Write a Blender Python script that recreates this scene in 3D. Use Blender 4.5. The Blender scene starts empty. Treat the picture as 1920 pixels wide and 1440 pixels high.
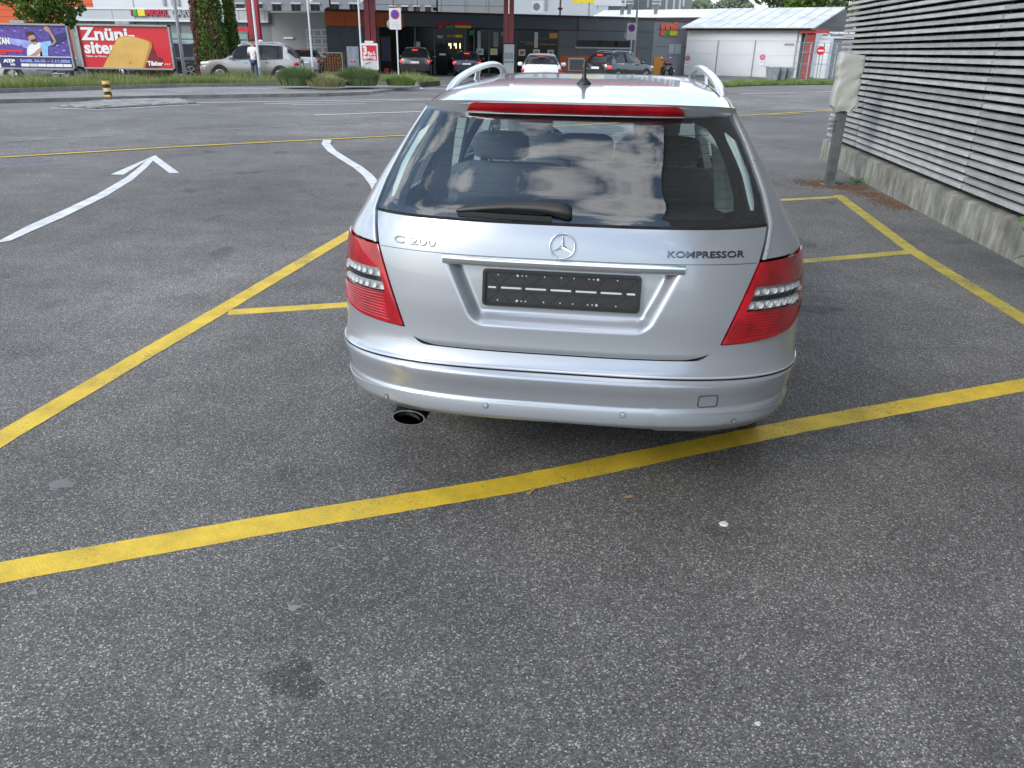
import bpy, math, random
from math import sin, cos, pi, radians, sqrt, floor
from mathutils import Vector, Matrix
random.seed(7)
scn = bpy.context.scene
COL = scn.collection
# ---------------------------------------------------------------- camera, world, sun, exposure
CAMH = 1.58
PITCH, ROLL, FPX = radians(23.5), radians(0.95), 1440.0
FW = Vector((0, cos(PITCH), -sin(PITCH)))
UP0 = Vector((0, sin(PITCH), cos(PITCH)))
RT = Vector((1, 0, 0)) * cos(ROLL) + UP0 * sin(ROLL)
UPV = UP0 * cos(ROLL) - Vector((1, 0, 0)) * sin(ROLL)
cd = bpy.data.cameras.new('camera')
cam = bpy.data.objects.new('camera', cd)
COL.objects.link(cam)
cd.sensor_width = 36.0
cd.lens = 36.0 * FPX / 1920.0
cd.clip_start = 0.05
cd.clip_end = 2000
M = Matrix.Identity(4)
for r in range(3):
    M[r][0], M[r][1], M[r][2] = RT[r], UPV[r], -FW[r]
M.translation = Vector((0, 0, CAMH))
cam.matrix_world = M
scn.camera = cam

SUN_EL, SUN_AZ = radians(31), radians(-132)     # azimuth clockwise from +Y (the way the camera looks)
W = bpy.data.worlds.new("World")
scn.world = W
W.use_nodes = True
wn, wl = W.node_tree.nodes, W.node_tree.links
wn.clear()
wo = wn.new('ShaderNodeOutputWorld')
bg = wn.new('ShaderNodeBackground')
bg.inputs['Strength'].default_value = 0.15
sky = wn.new('ShaderNodeTexSky')
sky.sky_type = 'NISHITA'
sky.sun_disc = False
sky.sun_elevation = SUN_EL
sky.sun_rotation = SUN_AZ
sky.air_density = 1.2
sky.dust_density = 0.6
tc = wn.new('ShaderNodeTexCoord')
sep = wn.new('ShaderNodeSeparateXYZ')
wl.new(tc.outputs['Generated'], sep.inputs[0])
def wmath(op, a, b=None, c=None):
    n = wn.new('ShaderNodeMath'); n.operation = op
    for i, v in enumerate((a, b, c)):
        if v is None: continue
        if isinstance(v, (int, float)): n.inputs[i].default_value = v
        else: wl.new(v, n.inputs[i])
    return n.outputs[0]
den = wmath('ADD', wmath('MAXIMUM', sep.outputs[2], 0.0), 0.16)
comb = wn.new('ShaderNodeCombineXYZ')
wl.new(wmath('DIVIDE', sep.outputs[0], den), comb.inputs[0])
wl.new(wmath('DIVIDE', sep.outputs[1], den), comb.inputs[1])
cn = wn.new('ShaderNodeTexNoise')
cn.inputs['Scale'].default_value = 2.6
cn.inputs['Detail'].default_value = 10
cn.inputs['Roughness'].default_value = 0.62
cn.inputs['Distortion'].default_value = 0.35
cm = wn.new('ShaderNodeMapping')
cm.inputs['Location'].default_value = (2.8, 2.1, -2.1)
wl.new(comb.outputs[0], cm.inputs['Vector'])
wl.new(cm.outputs[0], cn.inputs['Vector'])
cr = wn.new('ShaderNodeValToRGB')
cr.color_ramp.elements[0].position = 0.512
cr.color_ramp.elements[0].color = (0, 0, 0, 1)
cr.color_ramp.elements[1].position = 0.615
cr.color_ramp.elements[1].color = (1, 1, 1, 1)
wl.new(cn.outputs['Fac'], cr.inputs[0])
cr2 = wn.new('ShaderNodeValToRGB')
cr2.color_ramp.elements[0].position = 0.55
cr2.color_ramp.elements[0].color = (14.0, 13.8, 13.6, 1)
cr2.color_ramp.elements[1].position = 0.68
cr2.color_ramp.elements[1].color = (5.2, 5.4, 5.8, 1)
wl.new(cn.outputs['Fac'], cr2.inputs[0])
mixc = wn.new('ShaderNodeMixRGB')
veil = wn.new('ShaderNodeMapRange'); veil.inputs[1].default_value = 0.02; veil.inputs[2].default_value = 0.42; veil.inputs[3].default_value = 1.0; veil.inputs[4].default_value = 0.0
wl.new(sep.outputs[2], veil.inputs[0])
wl.new(cr.outputs[0], mixc.inputs[0])
wl.new(sky.outputs[0], mixc.inputs[1])
wl.new(cr2.outputs[0], mixc.inputs[2])
mixv = wn.new('ShaderNodeMixRGB')
wl.new(wmath('MULTIPLY', veil.outputs[0], 0.8), mixv.inputs[0]); wl.new(mixc.outputs[0], mixv.inputs[1]); mixv.inputs[2].default_value = (3.6, 4.2, 4.9, 1)
wl.new(mixv.outputs[0], bg.inputs['Color'])
wl.new(bg.outputs[0], wo.inputs[0])

sl = bpy.data.lights.new('sun', 'SUN')
sl.energy = 1.15
sl.angle = radians(20)
sl.color = (1.0, 0.955, 0.89)
so = bpy.data.objects.new('sun', sl)
COL.objects.link(so)
sd = Vector((sin(SUN_AZ) * cos(SUN_EL), cos(SUN_AZ) * cos(SUN_EL), sin(SUN_EL)))
so.rotation_euler = (-sd).to_track_quat('-Z', 'Y').to_euler()
so.location = sd * 50
scn.view_settings.view_transform = 'Standard'
scn.view_settings.look = 'None'
scn.view_settings.gamma = 1
scn.view_settings.use_curve_mapping = False
scn.view_settings.exposure = 0.80
scn.render.engine = 'CYCLES'
scn.cycles.max_bounces = 8
scn.cycles.transparent_max_bounces = 16

# ---------------------------------------------------------------- materials
MATS = {}
class NT:
    def __init__(s, m): s.n = m.node_tree.nodes; s.l = m.node_tree.links
    def new(s, t, **kw):
        n = s.n.new(t)
        for k, v in kw.items(): setattr(n, k, v)
        return n
    def link(s, a, b): s.l.new(a, b)
    def coord(s, kind='Object', scale=(1, 1, 1)):
        t = s.new('ShaderNodeTexCoord'); m = s.new('ShaderNodeMapping')
        m.inputs['Scale'].default_value = scale
        s.link(t.outputs[kind], m.inputs['Vector'])
        return m.outputs[0]
    def noise(s, vec, scale, detail=4, rough=.55):
        n = s.new('ShaderNodeTexNoise')
        n.inputs['Scale'].default_value = scale; n.inputs['Detail'].default_value = detail
        n.inputs['Roughness'].default_value = rough
        s.link(vec, n.inputs['Vector']); return n.outputs['Fac']
    def ramp(s, fac, stops):
        r = s.new('ShaderNodeValToRGB'); cr = r.color_ramp
        while len(cr.elements) < len(stops): cr.elements.new(0.5)
        for e, (p, c) in zip(cr.elements, stops):
            e.position = p; e.color = (c, c, c, 1) if isinstance(c, (int, float)) else (*c, 1)
        s.link(fac, r.inputs[0]); return r.outputs[0]
    def mix(s, fac, a, b, mode='MIX'):
        m = s.new('ShaderNodeMixRGB'); m.blend_type = mode
        for i, v in ((0, fac), (1, a), (2, b)):
            if isinstance(v, (int, float)): m.inputs[i].default_value = v if i == 0 else (v, v, v, 1)
            elif isinstance(v, tuple): m.inputs[i].default_value = (*v, 1)
            else: s.link(v, m.inputs[i])
        return m.outputs[0]
    def math(s, op, a, b=None):
        n = s.new('ShaderNodeMath', operation=op)
        for i, v in enumerate((a, b)):
            if v is None: continue
            if isinstance(v, (int, float)): n.inputs[i].default_value = v
            else: s.link(v, n.inputs[i])
        return n.outputs[0]
    def bump(s, h, dist, strength=1.0):
        b = s.new('ShaderNodeBump'); b.inputs['Distance'].default_value = dist
        b.inputs['Strength'].default_value = strength
        s.link(h, b.inputs['Height']); return b.outputs[0]
def newmat(name):
    m = bpy.data.materials.new(name); m.use_nodes = True
    t = NT(m); b = t.n['Principled BSDF']; return m, t, b
def setc(t, b, sock, v):
    if isinstance(v, (int, float)): b.inputs[sock].default_value = v
    elif isinstance(v, tuple): b.inputs[sock].default_value = (*v, 1)
    else: t.link(v, b.inputs[sock])
def mat(name, col=(.5, .5, .5), rough=.5, metal=0, coat=0, var=.12, vs=6, bump=0, bs=60, emit=None, es=0, spec=None):
    if name in MATS: return MATS[name]
    m, t, b = newmat(name)
    v = t.coord()
    n = t.noise(v, vs, 5)
    lo = tuple(max(0, c * (1 - var)) for c in col); hi = tuple(min(1, c * (1 + var)) for c in col)
    setc(t, b, 'Base Color', t.ramp(n, [(.3, lo), (.7, hi)]))
    r = t.ramp(t.noise(v, vs * 3.1, 3), [(.3, max(0, rough * .88)), (.7, min(1, rough * 1.12))])
    setc(t, b, 'Roughness', r)
    b.inputs['Metallic'].default_value = metal
    b.inputs['Coat Weight'].default_value = coat
    b.inputs['Coat Roughness'].default_value = .03
    if spec is not None: b.inputs['Specular IOR Level'].default_value = spec
    if bump: setc(t, b, 'Normal', t.bump(t.noise(v, bs, 4), bump))
    if emit:
        b.inputs['Emission Color'].default_value = (*emit, 1); b.inputs['Emission Strength'].default_value = es
    MATS[name] = m; return m

def asphalt(name, base, chips, cscale, chipamt, stain=True, bumpd=.003, tint=(1, .965, .905)):
    m, t, b = newmat(name)
    v = t.coord()
    vo = t.new('ShaderNodeTexVoronoi'); vo.inputs['Scale'].default_value = cscale
    # wobble the cells so that the aggregate is not a regular pattern
    wob = t.new('ShaderNodeTexNoise'); wob.inputs['Scale'].default_value = cscale * .9
    t.link(v, wob.inputs['Vector'])
    va = t.new('ShaderNodeVectorMath', operation='MULTIPLY_ADD')
    va.inputs[1].default_value = (.9 / cscale,) * 3
    t.link(wob.outputs['Color'], va.inputs[0]); t.link(v, va.inputs[2])
    t.link(va.outputs[0], vo.inputs['Vector'])
    sepc = t.new('ShaderNodeSeparateColor'); t.link(vo.outputs['Color'], sepc.inputs[0])
    cell = t.ramp(sepc.outputs[0], [(0, base * .45), (.45, base * .9), (.80, base * 1.35), (1 - chipamt, base * 1.7), (1 - chipamt * .4, chips), (1, chips * 1.25)])
    vo2 = t.new('ShaderNodeTexVoronoi'); vo2.inputs['Scale'].default_value = cscale * .36
    t.link(va.outputs[0], vo2.inputs['Vector'])
    sep2 = t.new('ShaderNodeSeparateColor'); t.link(vo2.outputs['Color'], sep2.inputs[0])
    inner = t.ramp(vo2.outputs['Distance'], [(.28, 1.0), (.36, 0.0)])
    big = t.math('MULTIPLY', t.ramp(sep2.outputs[1], [(.962, 0.0), (.97, 1.0)]), inner)
    c = t.mix(big, cell, tuple(chips * k * 1.15 for k in (1, .97, .9)))
    fine = t.ramp(t.noise(v, cscale * 2.2, 2), [(.3, .62), (.7, 1.35)])
    c = t.mix(1, c, fine, 'MULTIPLY')
    patch = t.ramp(t.noise(v, .55, 6, .6), [(.3, .74), (.5, 1.0), (.72, 1.28)])
    c = t.mix(1, c, patch, 'MULTIPLY')
    c = t.mix(1, c, t.ramp(t.noise(t.coord(scale=(1, .45, 1)), .35, 3, .5), [(.35, .86), (.65, 1.14)]), 'MULTIPLY')
    patch2 = t.ramp(t.noise(v, 3.1, 5, .6), [(.3, .86), (.7, 1.14)])
    c = t.mix(1, c, patch2, 'MULTIPLY')
    if stain:
        # paler scuffed patches where vehicles turn
        for (cx_, cy_, sx_, sy_, ang) in ((1.02, 1.55, .16, .55, -.25), (1.75, 2.0, .3, .35, .5), (-.55, 1.55, .5, .25, .2), (-2.2, 5.6, .5, 1.2, -.5)):
            mp = t.new('ShaderNodeMapping', vector_type='TEXTURE'); mp.inputs['Location'].default_value = (cx_, cy_, 0); mp.inputs['Rotation'].default_value = (0, 0, ang); mp.inputs['Scale'].default_value = (sx_, sy_, 1)
            t.link(v, mp.inputs['Vector']); ln = t.new('ShaderNodeVectorMath', operation='LENGTH'); t.link(mp.outputs[0], ln.inputs[0])
            dd = t.math('ADD', ln.outputs['Value'], t.math('MULTIPLY', t.math('SUBTRACT', t.noise(v, 4.5, 6, .65), .5), 2.2))
            c = t.mix(1, c, t.ramp(dd, [(.1, 1.30), (.95, 1.0)]), 'MULTIPLY')
        st = t.ramp(t.noise(t.coord(scale=(1.3, 1, 1)), 1.35, 3, .4), [(.66, 1.0), (.72, .70)])
        c = t.mix(1, c, st, 'MULTIPLY')
    c = t.mix(1, c, tint, 'MULTIPLY')
    setc(t, b, 'Base Color', c)
    setc(t, b, 'Roughness', .82)
    b.inputs['Specular IOR Level'].default_value = .35
    h = t.mix(.5, vo.outputs['Distance'], t.noise(v, cscale * 1.5, 3))
    setc(t, b, 'Normal', t.bump(h, bumpd, .9))
    MATS[name] = m; return m

def paintline(name, col, wear=.5, cscale=150):
    m, t, b = newmat(name)
    v = t.coord()
    n1 = t.noise(v, 70, 6, .75); n2 = t.noise(v, 2.2, 5, .6)
    f = t.math('ADD', t.math('MULTIPLY', n1, .62), t.math('MULTIPLY', n2, .38))
    worn = t.ramp(f, [(.5 + (1 - wear) * .12, 0.0), (.56 + (1 - wear) * .12, 1.0)])
    dirt = t.ramp(t.noise(v, 5, 6, .65), [(.25, .62), (.6, 1.05)])
    grain = t.ramp(t.noise(v, 240, 2), [(.3, .82), (.7, 1.12)])
    c = t.mix(1, t.mix(1, col, dirt, 'MULTIPLY'), grain, 'MULTIPLY')
    c = t.mix(worn, c, (.10, .10, .095))
    setc(t, b, 'Base Color', c)
    setc(t, b, 'Roughness', .62)
    setc(t, b, 'Normal', t.bump(t.noise(v, 160, 3), .0025))
    MATS[name] = m; return m

asphalt('lot', .130, .40, 245, .11)
asphalt('road', .165, .30, 90, .07, stain=False, bumpd=.002, tint=(1, .965, .91))
asphalt('pave', .24, .34, 80, .05, stain=False, bumpd=.002, tint=(1, .985, .95))
paintline('yellow', (.74, .51, .040), .52)
paintline('yellow_shaded_worn', (.50, .40, .06), .75)  # more worn, and darkened to paint in the shade on these lines
paintline('white_line', (.74, .75, .74), .22)
paintline('white_thin', (.36, .36, .35), .8)

def carpaint(name, col, rough=.30, metal=.75):
    m, t, b = newmat(name)
    v = t.coord()
    setc(t, b, 'Base Color', col)
    b.inputs['Roughness'].default_value = rough
    setc(t, b, 'Normal', t.bump(t.noise(v, 2600, 1), .00004, .5))
    b.inputs['Metallic'].default_value = metal
    b.inputs['Coat Weight'].default_value = 1
    b.inputs['Coat Roughness'].default_value = .04
    MATS[name] = m; return m
carpaint('silver', (.43, .455, .49), .28, .58)
carpaint('silver_warm', (.42, .41, .385), .3, .6)
carpaint('silver_grey', (.42, .43, .43), .35, .5)
carpaint('grey_dark', (.10, .105, .11), .3, .5)
carpaint('navy', (.018, .02, .045), .2, .3)
carpaint('white_car', (.78, .79, .80), .25, .0)
carpaint('black_car', (.012, .013, .016), .2, .2)
carpaint('anthracite', (.035, .038, .043), .25, .5)

def glassmat(name, tint, ior=1.6, rough=0.0):
    m = bpy.data.materials.new(name); m.use_nodes = True
    t = NT(m); t.n.clear()
    out = t.new('ShaderNodeOutputMaterial')
    mx = t.new('ShaderNodeMixShader')
    ge = t.new('ShaderNodeNewGeometry'); dt = t.new('ShaderNodeVectorMath', operation='DOT_PRODUCT')
    t.link(ge.outputs['Normal'], dt.inputs[0]); t.link(ge.outputs['Incoming'], dt.inputs[1])
    c1 = t.math('SUBTRACT', 1.0, t.math('ABSOLUTE', dt.outputs['Value']))
    f0 = ((ior - 1) / (ior + 1)) ** 2
    fr = t.math('ADD', f0, t.math('MULTIPLY', 1 - f0, t.math('POWER', c1, 5.0)))
    tr = t.new('ShaderNodeBsdfTransparent'); gl = t.new('ShaderNodeBsdfGlossy')
    tr.inputs['Color'].default_value = (*tint, 1)
    gl.inputs['Roughness'].default_value = rough
    gl.inputs['Color'].default_value = (1, 1, 1, 1)
    # faint film of dirt on the pane
    df = t.new('ShaderNodeBsdfDiffuse'); df.inputs['Color'].default_value = (.3, .29, .27, 1)
    mx2 = t.new('ShaderNodeMixShader')
    t.link(t.ramp(t.noise(t.coord(), 4, 6, .7), [(.35, .0), (.8, .035)]), mx2.inputs[0])
    t.link(fr, mx.inputs[0]); t.link(tr.outputs[0], mx.inputs[1]); t.link(gl.outputs[0], mx.inputs[2])
    t.link(mx.outputs[0], mx2.inputs[1]); t.link(df.outputs[0], mx2.inputs[2])
    t.link(mx2.outputs[0], out.inputs[0])
    MATS[name] = m; return m
glassmat('car_glass', (.84, .92, .92), 1.95)
glassmat('clear_lens', (.9, .92, .92), 1.5)
glassmat('shop_glass', (.35, .38, .38), 1.6)
mat('far_glass', (.012, .014, .016), .10, 0, 0, .2, spec=.45)
mat('frit', (.006, .006, .007), .15, var=.3)
mat('black_plastic', (.018, .018, .019), .42, bump=.0004, bs=400)
mat('black_rubber', (.022, .022, .022), .75, bump=.001, bs=80)
mat('gap_dark', (.006, .006, .006), .9)
mat('chrome', (.82, .83, .84), .06, 1, var=.03)
mat('chrome_dark', (.40, .41, .42), .10, 1, var=.03)
mat('badge_shade', (.20, .21, .22), .12, 1, var=.03)
mat('shop_dark', (.006, .008, .01), .12, var=.3, spec=.25)
mat('lamp_tray', (.42, .43, .44), .3, .3, .5, var=.15, vs=40)
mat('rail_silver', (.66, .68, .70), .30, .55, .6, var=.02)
mat('alu', (.62, .64, .66), .28, 1, var=.05)
mat('cloth_dark', (.085, .095, .105), .9, vs=20)
mat('cloth_mid', (.19, .20, .21), .9, vs=20)
mat('trim_grey', (.42, .46, .44), .75, vs=8)
mat('red_lens', (.30, .002, .008), .08, 0, .6, .45, vs=11)
mat('red_lens_dark', (.22, .002, .006), .12, 0, 1, .4, vs=25)
mat('lamp_chrome', (.86, .87, .88), .2, .15, .5, var=.1, vs=40)
mat('brake_on', (.8, .02, .02), .3, emit=(1, .04, .03), es=1.4)
mat('red_far', (.5, .01, .02), .25, 0, .6)
mat('plate_white', (.75, .75, .73), .4)
# ---------------------------------------------------------------- mesh helpers
class MB:
    def __init__(s): s.v = []; s.f = []
    def add(s, vs, fs):
        o = len(s.v); s.v += [tuple(p) for p in vs]; s.f += [tuple(i + o for i in f) for f in fs]; return s
    def box(s, c, d, rz=0, M=None):
        x, y, z = d[0] / 2, d[1] / 2, d[2] / 2
        P = [(-x, -y, -z), (x, -y, -z), (x, y, -z), (-x, y, -z), (-x, -y, z), (x, -y, z), (x, y, z), (-x, y, z)]
        if M is None: M = Matrix.Rotation(rz, 3, 'Z')
        P = [tuple(M @ Vector(p) + Vector(c)) for p in P]
        return s.add(P, [(0, 3, 2, 1), (4, 5, 6, 7), (0, 1, 5, 4), (1, 2, 6, 5), (2, 3, 7, 6), (3, 0, 4, 7)])
    def rod(s, a, b, w, h=None):
        a, b = Vector(a), Vector(b); d = b - a; q = d.to_track_quat('Z', 'Y').to_matrix()
        return s.box((a + b) / 2, (w, h or w, d.length), M=q)
    def quad(s, a, b, c, d): return s.add([a, b, c, d], [(0, 1, 2, 3)])
    def tube(s, path, r, n=8, caps=True, sx=1.0, sy=1.0):
        path = [Vector(p) for p in path]; rs = r if isinstance(r, (list, tuple)) else [r] * len(path)
        vs = []; up = Vector((0, 0, 1))
        for i, p in enumerate(path):
            t = (path[min(i + 1, len(path) - 1)] - path[max(i - 1, 0)]).normalized()
            u = up if abs(t.dot(up)) < .95 else Vector((0, 1, 0))
            a = t.cross(u).normalized(); b = a.cross(t).normalized()
            for k in range(n):
                an = 2 * pi * k / n
                vs.append(p + a * cos(an) * rs[i] * sx + b * sin(an) * rs[i] * sy)
        fs = []
        for i in range(len(path) - 1):
            for k in range(n):
                k2 = (k + 1) % n
                fs.append((i * n + k, i * n + k2, (i + 1) * n + k2, (i + 1) * n + k))
        if caps: fs += [tuple(range(n))[::-1], tuple((len(path) - 1) * n + k for k in range(n))]
        return s.add(vs, fs)
    def cyl(s, a, b, r, r2=None, n=16): return s.tube([a, b], [r, r if r2 is None else r2], n)
    def lathe(s, prof, c=(0, 0, 0), axis='z', n=24):
        vs = []
        for (r, h) in prof:
            for k in range(n):
                a = 2 * pi * k / n
                p = (r * cos(a), r * sin(a), h)
                if axis == 'x': p = (h, r * cos(a), r * sin(a))
                if axis == 'y': p = (r * cos(a), h, r * sin(a))
                vs.append((p[0] + c[0], p[1] + c[1], p[2] + c[2]))
        fs = []
        for i in range(len(prof) - 1):
            for k in range(n):
                k2 = (k + 1) % n
                fs.append((i * n + k, i * n + k2, (i + 1) * n + k2, (i + 1) * n + k))
        return s.add(vs, fs)
    def grid(s, fn, nu, nv, rim=None, closeu=False):
        vs = [fn(i / nu, j / nv) for j in range(nv + 1) for i in range(nu + 1)]
        w = nu + 1
        fs = [(j * w + i, j * w + i + 1, (j + 1) * w + i + 1, (j + 1) * w + i) for j in range(nv) for i in range(nu)]
        if rim:
            border = [(i, 0) for i in range(nu)] + [(nu, j) for j in range(nv)] + [(i, nv) for i in range(nu, 0, -1)] + [(0, j) for j in range(nv, 0, -1)]
            base = len(vs)
            for (i, j) in border:
                vs.append(rim(i / nu, j / nv))
            nb = len(border)
            for k in range(nb):
                a = border[k]; b = border[(k + 1) % nb]
                fs.append((a[1] * w + a[0], base + k, base + (k + 1) % nb, b[1] * w + b[0]))
        return s.add(vs, fs)
    def prism(s, poly, z0, z1, fn=None):
        n = len(poly); f = fn or (lambda x, y, z: (x, y, z))
        vs = [f(x, y, z0) for x, y in poly] + [f(x, y, z1) for x, y in poly]
        fs = [tuple(range(n))[::-1], tuple(range(n, 2 * n))] + [(i, (i + 1) % n, n + (i + 1) % n, n + i) for i in range(n)]
        return s.add(vs, fs)
    def ell(s, c, d, e=.5, nu=20, nv=12):
        def P(v, p): return math.copysign(abs(v) ** p, v)
        def fn(a, b):
            th = 2 * pi * a; ph = pi * (b - .5)
            return (c[0] + d[0] / 2 * P(cos(ph), e) * P(cos(th), e), c[1] + d[1] / 2 * P(cos(ph), e) * P(sin(th), e), c[2] + d[2] / 2 * P(sin(ph), e))
        return s.grid(fn, nu, nv)
    def build(s, name, m, parent=None, smooth=0, loc=None, label=None, recalc=True, kind=None):
        me = bpy.data.meshes.new(name); me.from_pydata(s.v, [], s.f)
        if isinstance(m, str): m = MATS[m]
        me.materials.append(m)
        if recalc:
            import bmesh
            bm = bmesh.new(); bm.from_mesh(me)
            bmesh.ops.remove_doubles(bm, verts=bm.verts, dist=1e-5)
            bmesh.ops.recalc_face_normals(bm, faces=bm.faces); bm.to_mesh(me); bm.free()
        if smooth:
            me.polygons.foreach_set('use_smooth', [True] * len(me.polygons))
            me.set_sharp_from_angle(angle=radians(smooth))
        o = bpy.data.objects.new(name, me); COL.objects.link(o)
        if parent: o.parent = parent
        if loc: o.location = loc
        if label: o['label'] = label
        if kind: o['kind'] = kind
        return o
def tag(o, label=None, cat=None, group=None, kind=None):
    if label: o['label'] = label
    if cat: o['category'] = cat
    if group: o['group'] = group
    if kind: o['kind'] = kind
    return o
def thing(name, label, cat, loc=(0, 0, 0), rz=0, group=None):
    o = bpy.data.objects.new(name, None); COL.objects.link(o)
    o.empty_display_size = .2
    o.location = loc; o.rotation_euler = (0, 0, rz)
    return tag(o, label, cat, group)
def copy_tree(o, parent=None):
    c = o.copy(); COL.objects.link(c)
    if parent: c.parent = parent
    for ch in list(o.children): copy_tree(ch, c)
    return c
def text(body, size, m, parent, M4, name='lettering', ext=.004, bold=0.0, sx=1.0, align='LEFT', space=1.0):
    cu = bpy.data.curves.new('lettering', 'FONT'); cu.body = body; cu.size = size
    cu.extrude = ext; cu.offset = bold; cu.align_x = align; cu.resolution_u = 3; cu.space_character = space
    t = bpy.data.objects.new('tmp', cu); COL.objects.link(t)
    dg = bpy.context.evaluated_depsgraph_get()
    me = bpy.data.meshes.new_from_object(t.evaluated_get(dg))
    bpy.data.objects.remove(t)
    for v in me.vertices: v.co = Vector((v.co.x * sx, v.co.y, v.co.z))
    me.transform(M4)
    me.materials.clear(); me.materials.append(MATS[m] if isinstance(m, str) else m)
    o = bpy.data.objects.new(name, me); COL.objects.link(o); o.parent = parent
    return o
def frame4(o, xd, yd):
    xd = Vector(xd).normalized(); yd = Vector(yd); zd = xd.cross(yd).normalized(); yd = zd.cross(xd)
    Mx = Matrix.Identity(4)
    for r in range(3): Mx[r][0], Mx[r][1], Mx[r][2], Mx[r][3] = xd[r], yd[r], zd[r], o[r]
    return Mx
# the place was surveyed from the photograph: turn a sighting into a ground point or a point at a known distance
def sight(x, y): return FW * FPX + RT * (x - 960) - UPV * (y - 720)
def G(x, y, z=0.0):
    d = sight(x, y); t = (z - CAMH) / d.z; return Vector((d.x * t, d.y * t, z))
def AT(x, y, Y):
    d = sight(x, y); t = Y / d.y; return Vector((d.x * t, Y, CAMH + d.z * t))
def lerp(a, b, t): return a + (b - a) * t
def pl(K, x):      # piecewise linear through (x,y) pairs
    if x <= K[0][0]: return K[0][1]
    for (a, b), (c, d) in zip(K, K[1:]):
        if x <= c: return lerp(b, d, (x - a) / (c - a))
    return K[-1][1]
def sstep(t): t = max(0, min(1, t)); return t * t * (3 - 2 * t)

# ---------------------------------------------------------------- ground, lot, road, pavement
YN = [(-60, -28), G(0, 296).xy, G(350, 275).xy, G(760, 254.5).xy, G(1390, 217).xy, G(1555, 207.5).xy, (26, 37), (80, 74)]
YN = [Vector(p) for p in YN]; YN[0] = YN[1] + (YN[1] - YN[2]) * 22
def sheet(name, pts, z, m, parent=None, kind='structure'):
    mb = MB(); mb.add([(p[0], p[1], z) for p in pts], [tuple(range(len(pts)))])
    o = mb.build(name, m, parent, recalc=False)
    if o.data.polygons[0].normal.z < 0: o.data.flip_normals()
    if kind and not parent: o['kind'] = kind
    return o
def par_is_lot(o): return o is not None and o.name.startswith('parking_lot')
def strip(name, line, w, z, m, parent, w2=None):
    """painted band along a polyline, w metres wide"""
    L = [Vector((p[0], p[1])) for p in line]; mb = MB(); vs = []
    if par_is_lot(parent):      # worn, slightly ragged paint edges close by
        Q = []
        for a, b in zip(L, L[1:]):
            k = max(1, min(160, int((b - a).length / .045))); Q += [a.lerp(b, i / k) for i in range(k)]
        L = Q + [L[-1]]
    for i, p in enumerate(L):
        t = (L[min(i + 1, len(L) - 1)] - L[max(i - 1, 0)]).normalized(); n = Vector((-t.y, t.x))
        ww = w if w2 is None else lerp(w, w2, i / (len(L) - 1)); j1, j2 = (random.uniform(-.0022, .0018) for _ in (0, 1)) if len(L) > 20 else (0, 0)
        vs += [(p.x + n.x * (ww / 2 + j1), p.y + n.y * (ww / 2 + j1), z), (p.x - n.x * (ww / 2 + j2), p.y - n.y * (ww / 2 + j2), z)]
    mb.add(vs, [(2 * i, 2 * i + 1, 2 * i + 3, 2 * i + 2) for i in range(len(L) - 1)])
    o = mb.build(name, m, parent, recalc=False)
    if o.data.polygons[0].normal.z < 0: o.data.flip_normals()
    return o
mat('far_ground', (.10, .105, .09), .95, var=.3, vs=.1)
ground = sheet('ground', [(-600, -300), (600, -300), (600, 900), (-600, 900)], -.02, 'far_ground')
lot = sheet('parking_lot', [(-45, -20), (45, -20), (45, 47)] + [tuple(p) for p in YN[::-1][1:]] , 0.0, 'lot')
lotfar = sheet('forecourt', [(-70, 22), (70, 22), (110, 120), (-110, 120)], -.012, 'road')
rd_far = [G(0, 192).xy, G(330, 184).xy, G(600, 180.5).xy, G(690, 177).xy]
road = sheet('road', [tuple(p) for p in YN] + [(100, 112), (40, 76), (18.9, 49.6), (10.6, 42.8), (-4.2, 37.4)] + [(p[0] - .05, p[1] + .05) for p in rd_far[::-1]] + [(-60, -8)], .004, 'road')
# yellow edge line and gutter of the road
strip('yellow_line', [p for p in YN[1:6]], .13, .010, 'yellow', road)
off = Vector((-.10, .16))
mat('gutter', (.16, .16, .155), .9, var=.3, vs=12)
mat('crack_dark', (.035, .035, .035), .95)
for k, (o1, w, m) in enumerate([(.20, .10, 'gutter'), (.27, .02, 'crack_dark')]):
    strip('gutter_edge', [p + Vector((-.6, .8)) * o1 for p in YN[1:6]], w, .0085 + k * .002, m, road)
strip('seam_line', [G(0, 267).xy, G(600, 234).xy, G(800, 225).xy], .045, .0125, 'white_thin', road)
def wl_(pts, w, name='white_line', m='white_line', z=.0145, par=None): return strip(name, [G(*p).xy for p in pts], w, z, m, par or road)
wl_([(590, 216.5), (795, 210)], .15)
wl_([(345, 193.8), (600, 189.7), (830, 186)], .15)
wl_([(495, 195.5), (830, 187.8)], .12)
wl_([(548, 197.3), (683, 195.6)], .12)
wl_([(1388, 176.2), (1490, 174)], .15)
wl_([(1528, 173), (1580, 171.5)], .15)
wl_([(1350, 172.5), (1500, 168)], .10, m='white_thin')
wl_([(1350, 199), (1558, 190)], .07, m='white_thin')
wl_([(1415, 207), (1462, 207.5)], .15, m='white_thin')
wl_([(1440, 216.5), (1505, 214)], .15, m='yellow_shaded_worn')
wl_([(785, 160), (800, 158.5), (835, 161), (870, 164)], .15)
wl_([(783, 162), (792, 167)], .13)
wl_([(795, 167), (835, 166.5)], .10)
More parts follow.
